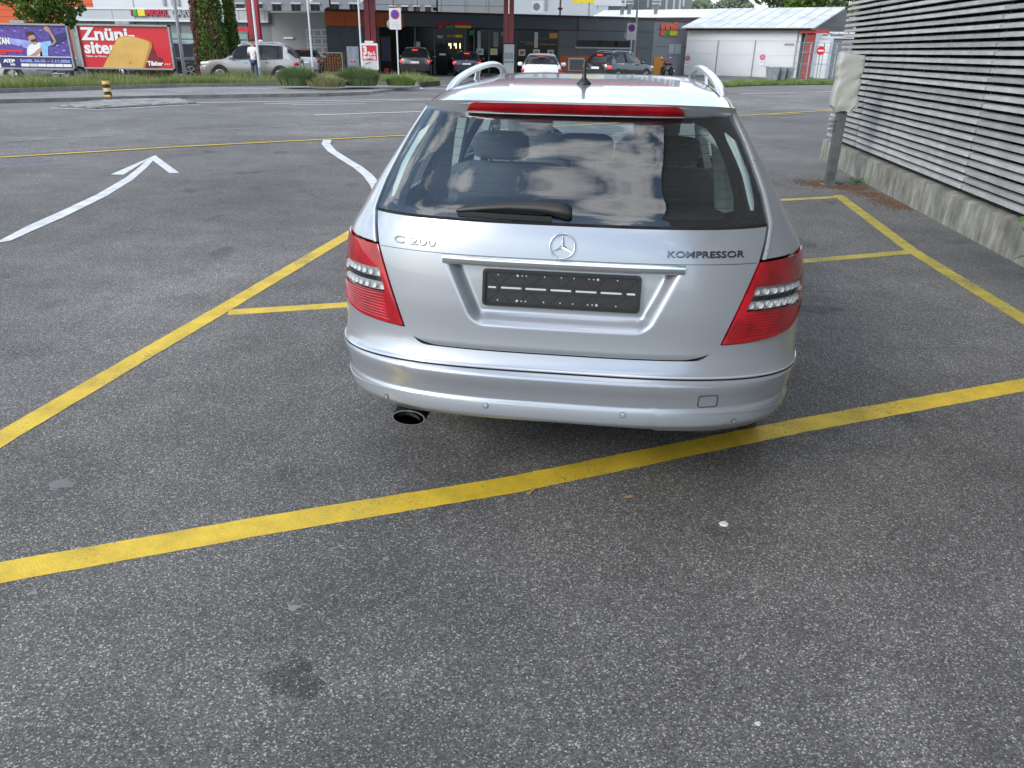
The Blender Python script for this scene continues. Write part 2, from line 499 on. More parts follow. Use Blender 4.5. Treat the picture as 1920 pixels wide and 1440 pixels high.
# bay markings
strip('yellow_line', [G(-260, 1126).xy, G(0, 1074).xy, G(500, 984.5).xy, G(960, 909).xy, G(1500, 798).xy, G(1920, 721.5).xy, G(2300, 655).xy], .125, .0015, 'yellow', lot)
strip('yellow_line', [G(-300, 1010).xy, G(0, 823.5).xy, G(408, 585).xy, G(662, 435).xy, G(735, 393).xy], .125, .0024, 'yellow', lot)
strip('yellow_line', [G(428, 586).xy, G(645, 572).xy, G(760, 563).xy], .115, .0012, 'yellow', lot)
strip('yellow_line', [G(1571, 366).xy, G(1710, 470).xy, G(1920, 599).xy, G(2250, 800).xy], .125, .0015, 'yellow_shaded_worn', lot)
strip('yellow_line', [G(1380, 381).xy, G(1460, 375.5).xy, G(1571, 369.5).xy], .12, .0024, 'yellow_shaded_worn', lot)
strip('yellow_line', [G(1400, 498).xy, G(1500, 490.5).xy, G(1706, 473).xy], .12, .0024, 'yellow_shaded_worn', lot)
# white turning arrow
ar = [(-40, 462), (20, 452), (62, 433), (120, 407.5), (200, 368), (250, 337), (277, 313), (287, 301.5)]
ar2 = [(-40, 444), (0, 451.5), (50, 425), (110, 398.5), (180, 366), (235, 334), (262, 313), (276, 300)]
mb = MB(); n = len(ar)
A1 = [G(*p) for p in ar]; A2 = [G(*p) for p in ar2]
mb.add([(p.x, p.y, .0045) for p in A1 + A2], [(i, i + 1, n + i + 1, n + i) for i in range(n - 1)])
hd = [G(*p) for p in [(287, 301.5), (318, 325), (336, 324.5), (291, 291.5), (208, 327.5), (232, 328), (276, 300)]]
o0 = len(mb.v); mb.add([(p.x, p.y, .0045) for p in hd], [(0, 1, 2, 3), (3, 4, 5, 6), (0, 3, 6)])
ao = mb.build('white_arrow', 'white_line', lot, recalc=False)
for p in ao.data.polygons:
    if p.normal.z < 0: p.flip()
wc = [(614, 262), (611, 270), (622, 283), (645, 298), (670, 313), (690, 329), (705, 349), (714, 375)]
strip('white_line', [G(*p).xy for p in wc], .15, .004, 'white_line', lot, w2=.13)
# manhole cover, spots, litter
mat('iron', (.16, .15, .17), .55, .4, var=.2, vs=20, bump=.002, bs=90)
mc = G(42, 301); mb = MB().lathe([(0, .006), (.36, .006), (.37, 0)], (0, 0, 0), n=36)
for k in range(6): mb.box((0, -.25 + k * .1, .007), (.5 * cos((k - 2.5) / 3.2), .02, .004))
o = mb.build('manhole_cover', 'iron', lot, loc=(mc.x, mc.y, 0))
mat('gum', (.17, .168, .16), .9, bump=.002); mat('gum_light', (.24, .24, .23), .9, bump=.002)
mat('wood_stick', (.46, .27, .12), .7, vs=80); mat('paper_white', (.66, .64, .6), .7)
def blob(px, py, r, m, par, z=.002, name='gum_spot'):
    c = G(px, py); mb = MB(); k = 11; ph = random.random() * 6
    vs = [(c.x, c.y, z)] + [(c.x + r * (1 + .28 * sin(2 * a + ph) + .22 * sin(5 * a + ph * 2)) * cos(a), c.y + r * (.8 + .25 * sin(3 * a + ph)) * sin(a), z - .001) for a in [2 * pi * i / k for i in range(k)]]
    mb.add(vs, [(0, 1 + i, 1 + (i + 1) % k) for i in range(k)])
    return mb.build(name, m, par)
for (x, y, r, m) in [(117, 908, .045, 'gum'), (552, 1139, .018, 'gum_light'), (1068, 988, .016, 'gum_light'), (1011, 987, .009, 'gum'), (724, 1048, .014, 'gum_light'), (215, 1018, .012, 'gum_light'), (905, 912, .012, 'gum_light'), (64, 1112, .012, 'gum_light'), (571, 947, .012, 'gum'), (1381, 953, .015, 'gum'), (460, 622, .04, 'gum'), (1315, 790, .02, 'gum_light'), (1420, 1357, .009, 'paper_white'), (995, 888, .008, 'gum')]:
    blob(x, y, r, m, lot)
asphalt('asphalt_dark', .094, .36, 240, .08, stain=False)
for (x, y, r) in [(548, 1278, .085), (1270, 993, .02), (1318, 995, .013), (1537, 580, .13), (1490, 455, .22)]:  # oil spots behind the car, darker blotches to its right
    blob(x, y, r, 'asphalt_dark', lot, .0022, 'dark_blotch')
def stick(px, py, L, w, ang, m, waist=0):
    c = G(px, py); mb = MB(); prof = []
    for i in range(13):
        t = i / 12; ww = w * sqrt(max(0, 1 - (2 * t - 1) ** 8)) * (1 - waist * math.exp(-((t - .5) / .13) ** 2))
        prof.append(((t - .5) * L, ww / 2))
    poly = [(a, b) for a, b in prof] + [(a, -b) for a, b in prof[::-1][1:-1]]
    mb.prism(poly, 0.0015, .0035)
    o = mb.build('wooden_stick', m, None, loc=(c.x, c.y, .001)); o.rotation_euler.z = ang
    return o
tag(stick(996, 922, .06, .016, radians(62), 'wood_stick', .55), 'orange brown wooden ice cream spoon with narrow waist lying by the yellow line', 'litter')
s2 = stick(1179, 932.5, .038, .011, radians(14), 'wood_stick'); s2.name = 'wooden_stick'
tag(s2, 'small pale broken wooden stick lying behind the car', 'litter')
c = G(1357, 983); mb = MB().lathe([(0, .003), (.014, .003), (.0165, .001), (.0165, 0)], n=20)
tag(mb.build('bottle_cap', 'plate_white', loc=(c.x, c.y, .001)), 'flat round white cap lying alone on the asphalt', 'litter')
def crack(pts, w=.006):
    Q = []
    for a, b in zip(pts, pts[1:]):
        A, B = G(*a).xy, G(*b).xy; k = max(2, int((B - A).length / .08)); n = Vector((-(B - A).y, (B - A).x)).normalized()
        Q += [A.lerp(B, i / k) + n * random.gauss(0, .012) for i in range(k)]
    return strip('asphalt_crack', Q, w, .0008, 'crack_dark', lot)
crack([(1462, 283), (1500, 287), (1538, 299)], .012)
crack([(0, 655), (60, 668), (150, 655), (230, 672)], .004)
crack([(1620, 640), (1700, 655), (1800, 650), (1920, 668)], .004)
crack([(1900, 470), (1790, 445), (1700, 420)], .006)
crack([(500, 345), (560, 352), (600, 372)], .007)
# far kerbs, pavement and grass verge
mat('kerb_stone', (.20, .195, .18), .9, var=.25, vs=5, bump=.004, bs=30)
def kerb(name, line, w, h, par, label=None, seg=1.0, gap=.012):
    root = thing(name, None, None); root['kind'] = 'structure'
    L = [Vector((p[0], p[1])) for p in line]; base = None
    for a, b in zip(L, L[1:]):
        d = b - a; n = max(1, int(round(d.length / seg)))
        for i in range(n):
            m0 = a + d * ((i + .5) / n); ln = d.length / n - gap
            mb = MB(); r = .02
            mb.prism([(-w / 2, -.05), (w / 2, -.05), (w / 2, h), (-w / 2 + r, h), (-w / 2, h - r)], -ln / 2, ln / 2, lambda x, y, z: (z, -x, y) if True else 0)
            o = mb.build('kerb_stone', 'kerb_stone', root, recalc=True)
            o.location = (m0.x, m0.y, random.uniform(-.003, .003)); o.rotation_euler.z = math.atan2(d.y, d.x)
    return root
K1 = [G(-40, 195.5), G(0, 194), G(330, 185), G(600, 181), G(690, 178)]
K1 = [Vector((p.x, p.y)) for p in K1]
K2 = [Vector(G(x, y).xy) for x, y in [(-40, 183), (0, 180.5), (330, 168.5), (600, 164.5), (750, 163.2), (786, 165)]]
pv = MB(); a = K1[0]; 
pvp = [tuple(p + Vector((-.08, .1))) for p in K1] + [tuple(K2[-1]), tuple(K2[-2])] + [tuple(p) for p in K2[:-2][::-1]]
mbp = MB().prism(pvp, -.01, .09); mbp.build('pavement', 'pave', recalc=True)['kind'] = 'structure'
kerb('road_kerb', K1, .15, .11, None)
kerb('verge_kerb', K2, .15, .22, None)
mat('soil', (.06, .05, .03), .95, var=.4, vs=3)
V1 = [(p.x - .1, p.y + .12) for p in K2] + [(-3.6, 38.6), (-4.8, 40.5), (-9.0, 39.5), (-13.5, 36.5), (-18.5, 31.5), (-20.5, 28.5)]
MB().prism(V1, 0, .2).build('verge_soil', 'soil')['kind'] = 'structure'
V2 = [tuple(G(x, y).xy) for x, y in [(1330, 165.5), (1420, 161), (1500, 160), (1575, 158.5), (1600, 157.5), (1560, 156.5), (1480, 157), (1400, 158.5), (1340, 161)]]
MB().prism(V2, -.01, .04).build('verge_soil', 'soil')['kind'] = 'structure'
# cobbled traffic island
isl = [G(x, y) for x, y in [(108, 203), (122, 199), (155, 193.5), (205, 189), (280, 187), (345, 187.5), (368, 193), (368, 196), (330, 197.5), (255, 201), (180, 205)]]
isl = [Vector((p.x, p.y)) for p in isl]
island = MB().prism([tuple(p) for p in isl], 0, .035).build('traffic_island', 'gutter'); island['kind'] = 'structure'
mat('cobble', (.36, .355, .34), .85, var=.3, vs=7, bump=.004, bs=40)
mat('cobble_dark', (.26, .26, .25), .85, var=.3, vs=7)
def inside(p, poly):
    r = False
    for a, b in zip(poly, poly[1:] + poly[:1]):
        if (a.y > p.y) != (b.y > p.y) and p.x < (b.x - a.x) * (p.y - a.y) / (b.y - a.y) + a.x: r = not r
    return r
ax = (isl[5] - isl[0]).normalized(); ay = Vector((-ax.y, ax.x)); cob = None
cobm = MB().prism([(-.14, -.10), (.14, -.10), (.15, 0), (.14, .10), (-.14, .10), (-.15, 0)], 0, .05)
cobo = [cobm.build('cobble', 'cobble', island), cobm.build('cobble', 'cobble_dark', island)]; first = [True, True]
for i in range(-2, 26):
    for j in range(-16, 14):
        p = isl[0] + ax * (i * .34 + (j % 2) * .15) + ay * (j * .25)
        if all(inside(p + ax * dx + ay * dy, isl) for dx in (-.16, .16) for dy in (-.12, .12)):
            k = random.random() < .3
            o = cobo[k] if first[k] else cobo[k].copy()
            if not first[k]: COL.objects.link(o); o.parent = island
            first[k] = False
            o.location = (p.x, p.y, random.uniform(0, .012)); o.rotation_euler.z = math.atan2(ax.y, ax.x) + random.uniform(-.08, .08)
strip('white_line', [G(*p).xy for p in [(95, 203.2), (140, 204.8), (180, 206.3), (255, 202.5), (330, 198.2), (375, 196.5)]], .13, .012, 'white_line', island)
# ---------------------------------------------------------------- the silver estate car
ZK = [.25, .33, .40, .42, .465, .475, .50, .56, .60, .66, .80, .95, 1.06, 1.15, 1.25, 1.38, 1.44]
Y0 = [.20, .11, .020, .004, .010, .017, .015, .004, .036, .054, .068, .09, .125, .195, .275, .40, .47]
WK = [.80, .826, .845, .848, .852, .853, .856, .862, .864, .864, .860, .836, .773, .721, .662, .585, .545]
LK = [.62, .60, .59, .59, .585, .585, .58, .58, .58, .58, .58, .55, .50, .45, .42, .38, .36]
NN = 3.1
def ip(K, z):
    n = len(ZK)
    if z <= ZK[0]: return K[0] + (z - ZK[0]) * (K[1] - K[0]) / (ZK[1] - ZK[0])
    if z >= ZK[-1]: return K[-1] + (z - ZK[-1]) * (K[-1] - K[-2]) / (ZK[-1] - ZK[-2])
    i = max(k for k in range(n - 1) if ZK[k] <= z)
    d = [(K[j + 1] - K[j]) / (ZK[j + 1] - ZK[j]) for j in range(n - 1)]
    def sl_(j):
        if j == 0: return d[0]
        if j == n - 1: return d[-1]
        a, b = d[j - 1], d[j]
        return 0 if a * b <= 0 else 2 * a * b / (a + b)
    h = ZK[i + 1] - ZK[i]; t = (z - ZK[i]) / h; m0, m1 = sl_(i) * h, sl_(i + 1) * h
    return (2 * t**3 - 3 * t * t + 1) * K[i] + (t**3 - 2 * t * t + t) * m0 + (3 * t * t - 2 * t**3) * K[i + 1] + (t**3 - t * t) * m1
_c = {}
def prm(z):
    k = round(z, 4)
    if k not in _c: _c[k] = (ip(WK, k), ip(Y0, k), ip(LK, k))
    return _c[k]
def S(u, z):
    s = 1 if u >= 0 else -1; a = abs(u); w, y0, L = prm(z)
    if a <= 90:
        t = radians(a); e = 2 / NN
        return Vector((s * w * sin(t) ** e, y0 + L * (1 - max(cos(t), 0) ** e), z))
    return Vector((s * (w + min(.014, (a - 90) * .0003)), y0 + L + (a - 90) * .01, z))
def U(x, z):
    w = prm(z)[0]; return math.copysign(math.degrees(math.asin(min(1, (abs(x) / w)) ** (NN / 2))), x)
def SX(x, z): return S(U(x, z), z)
def nrm(f, a, b, ea, eb):
    du = f(a + ea, b) - f(a - ea, b); dv = f(a, b + eb) - f(a, b - eb)
    n = du.cross(dv)
    return n.normalized() if n.length > 1e-12 else Vector((0, -1, 0))
def SO(u, z, off):     # offset outwards from the tail surface
    uu = u if abs(u) > 1.5 else (1.5 if u >= 0 else -1.5)
    n = nrm(S, uu, z, .4, .003)
    if abs(u) < 1.5: n.x = 0; n.normalize()
    return S(u, z) + n * off
CAR = thing('parked_car', 'silver estate car with roof rails and an empty number plate holder, parked in front', 'car', (.1433, 2.3634, 0), -radians(7.35))
# --- tailgate skin with the number plate recess
GE = [(.63, .520), (.692, .541), (.80, .582), (.958, .641), (1.02, .656), (1.066, .664), (1.10, .668)]
ZT = 1.064
def recess(x, z):
    xo = lerp(.300, .400, (z - .73) / .22); e1 = (xo - abs(x)) / .047; e2 = (z - .722) / .045
    if z > .951: return 0
    k = min(1, max(0, e1)); k2 = min(1, max(0, e2))
    r = 1 - sqrt((1 - k) ** 2 + (1 - k2) ** 2)
    return .042 * sstep(r)
def tailfn(s, t, dep=0):
    s = 2 * s - 1
    # finer rows near the bottom and the recess edge
    z = .640 + .034 * max(0, (abs(s) - .78) / .22) ** 2.2 + t * (ZT - .640 - .034 * max(0, (abs(s) - .78) / .22) ** 2.2)
    x = s * (pl(GE, z) - .003)
    p = SX(x, z); p.y += recess(p.x, z) + .0 + dep
    # soft roll at the lower lip
    p.y += .005 * max(0, 1 - (z - .640) / .02) ** 2
    return p
mb = MB().grid(lambda a, b: tailfn(a, b), 190, 130, rim=lambda a, b: tailfn(a, b) + Vector((0, .02, 0)))
mb.build('tailgate', 'silver', CAR, smooth=50)
# --- dark shell behind the gaps
def shell(a, b):
    u = lerp(-100, 100, a); z = lerp(.43, 1.06, b); return SO(u, z, -.055)
MB().grid(shell, 60, 12).build('inner_shell', 'gap_dark', CAR, smooth=60)
# --- quarter panels: D-pillar beside the glass, down to the lamp
WE = [(.957, .6485), (1.02, .662), (1.066, .670), (1.155, .649), (1.263, .606), (1.311, .584), (1.378, .547), (1.40, .535)]
for sg in (-1, 1):
    def qfn(a, b, off=0, sg=sg):
        z = lerp(.9645 + .006 * a, 1.398, b)
        u0 = abs(U(pl(WE, z), z)) + .6; u = lerp(u0, 118, a ** 1.25)
        return SO(sg * u, z, off)
    MB().grid(lambda a, b: qfn(a, b), 44, 40, rim=lambda a, b: qfn(a, b, -.016)).build('rear_pillar', 'silver', CAR, smooth=50)
    # pale strip along the glass, painting the sky highlight on the pillar edge
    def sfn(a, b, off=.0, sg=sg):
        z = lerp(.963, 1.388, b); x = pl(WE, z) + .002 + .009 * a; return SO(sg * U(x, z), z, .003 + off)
    MB().grid(lambda a, b: sfn(a, b), 2, 40, rim=lambda a, b: sfn(a, b, -.006)).build('pillar_highlight', 'rail_silver', CAR, smooth=50)
# --- rear bumper
def zbt(u):      # top edge of the bumper
    a = abs(u); x = abs(S(u, .66).x)
    if x < .43: return .6375
    if x < .545: return .6375 + .0535 * sstep((x - .43) / .115) ** 2.7
    return pl([(.545, .688), (.672, .694), (.76, .708), (.80, .745), (.83, .79), (.862, .80)], x)
def zbb(u):
    a = abs(u)
    return pl([(0, .405), (21, .392), (30, .375), (40, .362), (55, .36), (80, .33), (130, .25)], a) + (.0 if u < 0 or a > 34 or a < 14 else -.012)
def bfn(a, b, off=0):
    u = lerp(-150, 150, a); 
    zt, zb = zbt(u), zbb(u)
    if abs(u) > 118: zt = min(zt, .80)
    z = lerp(zb, zt, b); return SO(u, z, off)
MB().grid(bfn, 220, 56, rim=lambda a, b: bfn(a, b, -.03)).build('rear_bumper', 'silver', CAR, smooth=50)
def band(name, z0, z1, off, m, ulo=-120, uhi=120, n=160, fz=lambda u: 0, thick=.008):
    def f(a, b, o=0):
        u = lerp(ulo, uhi, a); return SO(u, lerp(z0, z1, b) + fz(u), off + o)
    return MB().grid(lambda a, b: f(a, b), n, 3, rim=lambda a, b: f(a, b, -thick)).build(name, m, CAR, smooth=40)
tz = lambda u: -.010 * (abs(u) / 60) ** 1.6
band('trim_strip', .5870, .5905, .003, 'rail_silver', fz=tz)
band('trim_groove', .5815, .5855, .0012, 'gap_dark', fz=tz)
band('trim_rib', .571, .5735, .002, 'silver', fz=tz)
band('crease_edge', .4655, .4685, .0028, 'silver', -85, 85, fz=lambda u: -.010 * (abs(u) / 40) ** 2 if abs(u) < 60 else -.0225)
# diffuser flap at the lower right and dark underside
def ffn(a, b, off=0):
    u = lerp(17, 62, a); zt = zbb(u) + .003; d = .045 * sstep(a / .12) * sstep((1 - a) / .4); return SO(u, lerp(zt - d, zt, b), off - .004 - .012 * (1 - b))
MB().grid(ffn, 40, 5, rim=lambda a, b: ffn(a, b, -.02)).build('bumper_flap', 'silver_grey', CAR, smooth=50)
def ufn(a, b):
    u = lerp(-95, 95, a); p = SO(u, zbb(u) + .01, -.03); q = Vector((p.x * .9, p.y + .3, .30)); return p.lerp(q, b)
MB().grid(ufn, 60, 3).build('bumper_underside', 'black_plastic', CAR, smooth=60)
MB().box((0, 2.4, .29), (1.3, 3.6, .12)).build('underbody', 'black_plastic', CAR)
# parking sensors, towing cover
for (x, z) in [(-.612, .425), (-.237, .452), (.233, .453), (.612, .425)]:
    u = U(x, z); c = SO(u, z, .0015); n = nrm(S, u, z, .4, .003); q = n.to_track_quat('Z', 'Y').to_matrix()
    mb = MB(); pr = [(.0085, 0), (.0085, .0015), (0, .0025)]
    mb.lathe(pr, n=20); mb.v = [tuple(q @ Vector(v) + c) for v in mb.v]
    so_ = mb.build('parking_sensor', 'silver', CAR, smooth=40)
    mb = MB().lathe([(.0085, .0005), (.0085, .0012), (.0100, .0012), (.0100, .0002)], n=20); mb.v = [tuple(q @ Vector(v) + c) for v in mb.v]
    mb.build('sensor_gap', 'gap_dark', so_)
def rrect(x0, x1, y0, y1, r, n=5):
    P = []
    for cx, cy, a0 in ((x1 - r, y1 - r, 0), (x0 + r, y1 - r, 90), (x0 + r, y0 + r, 180), (x1 - r, y0 + r, 270)):
        for i in range(n + 1):
            a = radians(a0 + 90 * i / n); P.append((cx + r * cos(a), cy + r * sin(a)))
    return P
def ringpoly(name, P1, P2, off, m, par=CAR, onto=SO):
    n = len(P1); mb = MB()
    vs = [onto(U(x, z), z, off) for x, z in P1] + [onto(U(x, z), z, off) for x, z in P2]
    mb.add(vs, [(i, (i + 1) % n, n + (i + 1) % n, n + i) for i in range(n)])
    return mb.build(name, m, par)
ringpoly('towing_cover_edge', rrect(.480, .547, .482, .530, .010), rrect(.4825, .5445, .4845, .5275, .008), .0018, 'gap_dark')
# exhaust tip
ex = thing('exhaust', None, None); ex.parent = CAR; ex.location = (-.545, .135, .325)
mb = MB()
def exf(a, b):
    th = 2 * pi * a; prof = [(.0, .062, .030), (-.012, .064, .032), (-.012, .058, .027), (.16, .054, .024)]
    i = min(2, int(b * 3 + 1e-6)); k = b * 3 - i; p, q = prof[i], prof[i + 1]
    y, rx, rz_ = (lerp(p[j], q[j], k) for j in range(3)); return (rx * cos(th), y, rz_ * sin(th))
MB().grid(lambda a, b: (.065 * cos(2 * pi * a), lerp(-.012, .22, b), .033 * sin(2 * pi * a)), 32, 2).build('exhaust_pipe', 'gap_dark', ex, smooth=60)
MB().grid(exf, 32, 3).build('exhaust_rim', 'chrome', ex, smooth=60)
# --- chrome handle strip
def cfn(a, b, off=0):
    x = lerp(-.398, .398, a); z = lerp(.9235, .9525, b)
    p = SX(x, z); p.y -= .007 + .004 * b - .004 * (2 * b - 1) ** 4 - off; return p
MB().grid(cfn, 60, 8, rim=lambda a, b: cfn(a, b, .028)).build('chrome_strip', 'chrome', CAR, smooth=60)
def hseam(x0, x1):
    f = lambda a, b: SX(lerp(x0, x1, a), lerp(.9545, .9562, b)) + Vector((0, -.0008, 0))
    MB().grid(f, 30, 1).build('panel_seam', 'gap_dark', CAR)
hseam(-.632, -.398); hseam(.398, .632)
hseam(-.398, .398)
# --- number plate holder
PH = thing('plate_holder', None, None); PH.parent = CAR
PH.location = (0, .122, .845); PH.rotation_euler = (radians(-9), 0, 0)
def xz(y0, y1, poly, mb): return mb.prism(poly, y0, y1, lambda x, y, z: (x, z, y))
mb = MB(); xz(-.010, .012, rrect(-.262, .262, -.060, .060, .012), mb); mb.build('holder_base', 'black_plastic', PH, smooth=30)
P1 = rrect(-.264, .264, -.062, .062, .014); P2 = rrect(-.254, .254, -.052, .052, .007); n = len(P1)
mb = MB(); vs = [(x, -.018, z) for x, z in P1] + [(x, -.018, z) for x, z in P2] + [(x, .0, z) for x, z in P1] + [(x, -.006, z) for x, z in P2]
fs = []
for i in range(n):
    j = (i + 1) % n; fs += [(i, j, n + j, n + i), (i, j, 2 * n + j, 2 * n + i), (n + i, n + j, 3 * n + j, 3 * n + i)]
mb.add(vs, fs).build('holder_frame', 'frit', PH, smooth=30)
mb = MB()
for i in range(5):
    x = -.21 + i * .105
    for s in (-1, 1):
        mb.rod((x - .040, -.0115, s * .048), (x, -.0115, s * .012), .003); mb.rod((x + .040, -.0115, s * .048), (x + .003, -.0115, s * .012), .003)
mb.box((0, -.0115, .012), (.50, .003, .002)); mb.box((0, -.0115, -.012), (.50, .003, .002))
for x in (-.21, -.126, -.042, .042, .126, .21): mb.box((x, -.0115, 0), (.003, .003, .024))
mb.build('holder_ribs', 'black_plastic', PH)
mat('slot_light', (.55, .55, .54), .6)
for x0, x1 in ((-.246, -.218), (-.202, -.132), (-.119, -.049), (-.035, .035), (.049, .119), (.132, .202), (.218, .246)):
    mb = MB(); xz(-.0118, -.0112, rrect(x0, x1, -.003, .003, .0029, 3), mb); mb.build('slot', 'slot_light', PH)
for s in (-1, 1):
    for k, x in enumerate((-.212, -.146, -.131, -.117, -.056, 0, .042, .092, .107, .121, .185)):
        r = .0042 if k in (1, 9) else .0024
        MB().lathe([(r, -.0112), (r, -.0125), (0, -.013)], (x, 0, s * .0425), 'y', 10).build('rivet', 'slot_light', PH)
# --- badge lettering and the round emblem
def onTail(x, z, off): return SX(x, z) + Vector((0, -off, 0))
def badge(body, x0, z0, w, h, m='chrome_dark'):
    p = onTail(x0 + w / 2, z0 + h / 2, .001); a = onTail(x0, z0, 0); b = onTail(x0 + w, z0, 0); c = onTail(x0 + w / 2, z0 + h, 0); e = onTail(x0 + w / 2, z0, 0)
    o = text(body, h / .70, m, CAR, Matrix.Identity(4), 'badge_lettering', .0012, .0003)
    ob = text(body, h / .70, 'gap_dark', CAR, Matrix.Identity(4), 'lettering_shadow', .0006, .0002)  # black copy, shifted down and aside as the letters' painted shadow
    co = [v.co for v in o.data.vertices]; mx0, mx1 = min(v.x for v in co), max(v.x for v in co); my0, my1 = min(v.y for v in co), max(v.y for v in co)
    for v in o.data.vertices:
        X = lerp(x0, x0 + w, (v.co.x - mx0) / (mx1 - mx0)); Z = lerp(z0, z0 + h, (v.co.y - my0) / (my1 - my0))
        q = onTail(X, Z, .0015 + max(0, v.co.z * 1.6)); v.co = q
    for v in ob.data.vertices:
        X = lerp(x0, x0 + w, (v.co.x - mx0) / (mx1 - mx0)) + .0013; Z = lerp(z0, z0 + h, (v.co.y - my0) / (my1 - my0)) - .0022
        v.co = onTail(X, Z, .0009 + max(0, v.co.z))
    return o
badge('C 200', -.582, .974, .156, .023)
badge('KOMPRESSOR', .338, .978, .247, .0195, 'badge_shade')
em = thing('emblem', None, None); em.parent = CAR; c = onTail(0, 1.0, .006)
em.location = c; em.rotation_euler = (radians(-16), 0, 0)
R_ = .0405
mb = MB().grid(lambda a, b: ((R_ + .0028 * cos(2 * pi * b)) * cos(2 * pi * a), .0028 * sin(2 * pi * b) - .002, (R_ + .0028 * cos(2 * pi * b)) * sin(2 * pi * a)), 48, 8)
mb.build('emblem_ring', 'chrome', em, smooth=80)
mb = MB()
for k in range(3):
    a = pi / 2 + k * 2 * pi / 3; t = (R_ * cos(a), -.002, R_ * sin(a)); l = (.0062 * cos(a + pi / 3), 0, .0062 * sin(a + pi / 3)); r = (.0062 * cos(a - pi / 3), 0, .0062 * sin(a - pi / 3)); c0 = (0, -.0065, 0)
    mb.add([t, l, r, c0], [(0, 1, 3), (0, 3, 2), (0, 2, 1)])
mb.build('emblem_star', 'chrome', em)
# --- rear lamps
for sg in (-1, 1):
    LP = thing('taillight', None, None); LP.parent = CAR
    UO = 76
    def lzb(s): return pl([(0, .693), (.38, .700), (.62, .714), (.80, .742), (.92, .775), (1, .803)], s)
    def lzt(s): return pl([(0, .9555), (.6, .9585), (1, .966)], s)
    def lfn(s, t, off=0, sg=sg):
        z = lerp(lzb(s), lzt(s), t); u0 = abs(U(pl(GE, z) + .0035, z))
        return SO(sg * lerp(u0, UO, s), z, off)
    def bulge(s, t): return .006 * (4 * s * (1 - s)) ** .5 + .002
    # clear band limits as t-fraction
    tb = lambda s: (pl([(0, .803), (1, .790)], s) - lzb(s)) / (lzt(s) - lzb(s))
    tt = lambda s: (pl([(0, .876), (1, .868)], s) - lzb(s)) / (lzt(s) - lzb(s))
    S0, S1 = .062, .95
    MB().grid(lambda a, b: lfn(a, b, -.03), 20, 12).build('lamp_housing', 'red_lens_dark', LP, smooth=60)
    def piece(name, s0, s1, t0, t1, m, dep=0, nu=24, nv=14, rimd=-.02, ribs=0):
        def f(a, b, o=0):
            s = lerp(s0, s1, a); ta, tb_ = (t0(s) if callable(t0) else t0), (t1(s) if callable(t1) else t1)
            t = lerp(ta, tb_, b)
            rb = -.0022 * abs(sin(b * ribs * pi)) * (1 if .06 < a < .92 else 0) if ribs else 0
            return lfn(s, t, bulge(s, t) + dep + o + rb)
        return MB().grid(lambda a, b: f(a, b), nu, nv, rim=lambda a, b: f(a, b, rimd)).build(name, m, LP, smooth=50 if not ribs else 70)
    piece('lower_lens', S0, S1, .04, lambda s: tb(s) - .012, 'red_lens', nv=60, ribs=9)
    piece('upper_lens', S0, S1, lambda s: tt(s) + .012, .97, 'red_lens', nv=20, ribs=0)
    piece('inner_lens_strip', .0, S0, 0, 1, 'red_lens', .0008, nu=5, nv=30)
    piece('outer_lens_strip', S1, 1, 0, 1, 'red_lens', .0008, nu=5, nv=30)
    piece('lower_lens_edge', S0, S1, 0, .04, 'red_lens', .0008, nv=3)
    piece('upper_lens_edge', S0, S1, .97, 1, 'red_lens', .0008, nv=3)
    # light pods in the clear band
    piece('pod_tray', S0, S1, tb, tt, 'lamp_tray', -.016, nv=8, rimd=-.001)
    piece('dark_bar', S0 + .02, S1 - .16, lambda s: lerp(tb(s), tt(s), .40), lambda s: lerp(tb(s), tt(s), .60), 'black_plastic', -.011, nu=20, nv=10, rimd=-.004, ribs=5)
    podm = MB().lathe([(.0104, -.001), (.0108, .006), (.0098, .0085), (.0080, .004), (.0058, .0010), (.0034, .0070), (0, .0085)], n=14)
    pod0 = None
    def pod(s, f):
        global pod0
        t = lerp(tb(s), tt(s), f); p = lfn(s, t, bulge(s, t) - .0145); z = lerp(lzb(s), lzt(s), t); uu = U(p.x, min(z, .95)); nn = nrm(S, uu, z, .4, .003); nn = (nn + Vector((0, -.8, 0))).normalized()
        if pod0 is None: pod0 = podm.build('light_pod', 'lamp_chrome', LP, smooth=35); o = pod0
        else: o = pod0.copy(); COL.objects.link(o); o.parent = LP
        o.location = p; o.rotation_euler = nn.to_track_quat('Z', 'Y').to_euler(); return o
    for i in range(8):
        s = S0 + .04 + i * .108 * (1 - .02 * i); pod(s, .80); pod(s - .018 if i else s - .005, .20)
    for f in (.5,): pod(S1 - .075, f)
    pod0 = None
    mb = MB()
    def f(a, b, o=0):
        s = lerp(S0, S1, a); t = lerp(tb(s), tt(s), b); return lfn(s, t, bulge(s, t) + o)
    MB().grid(lambda a, b: f(a, b), 24, 6).build('clear_lens', 'clear_lens', LP, smooth=60)
# --- rear window
def gx(z): return pl([(1.066, .6655), (1.155, .645), (1.263, .602), (1.311, .580), (1.384, .541)], z)
def gfn(a, b, off=0):
    z = lerp(1.0665, 1.388, b); return SO(U((2 * a - 1) * (gx(z) - .003), z), z, off)
MB().grid(gfn, 60, 24).build('rear_window', 'car_glass', CAR, smooth=80)
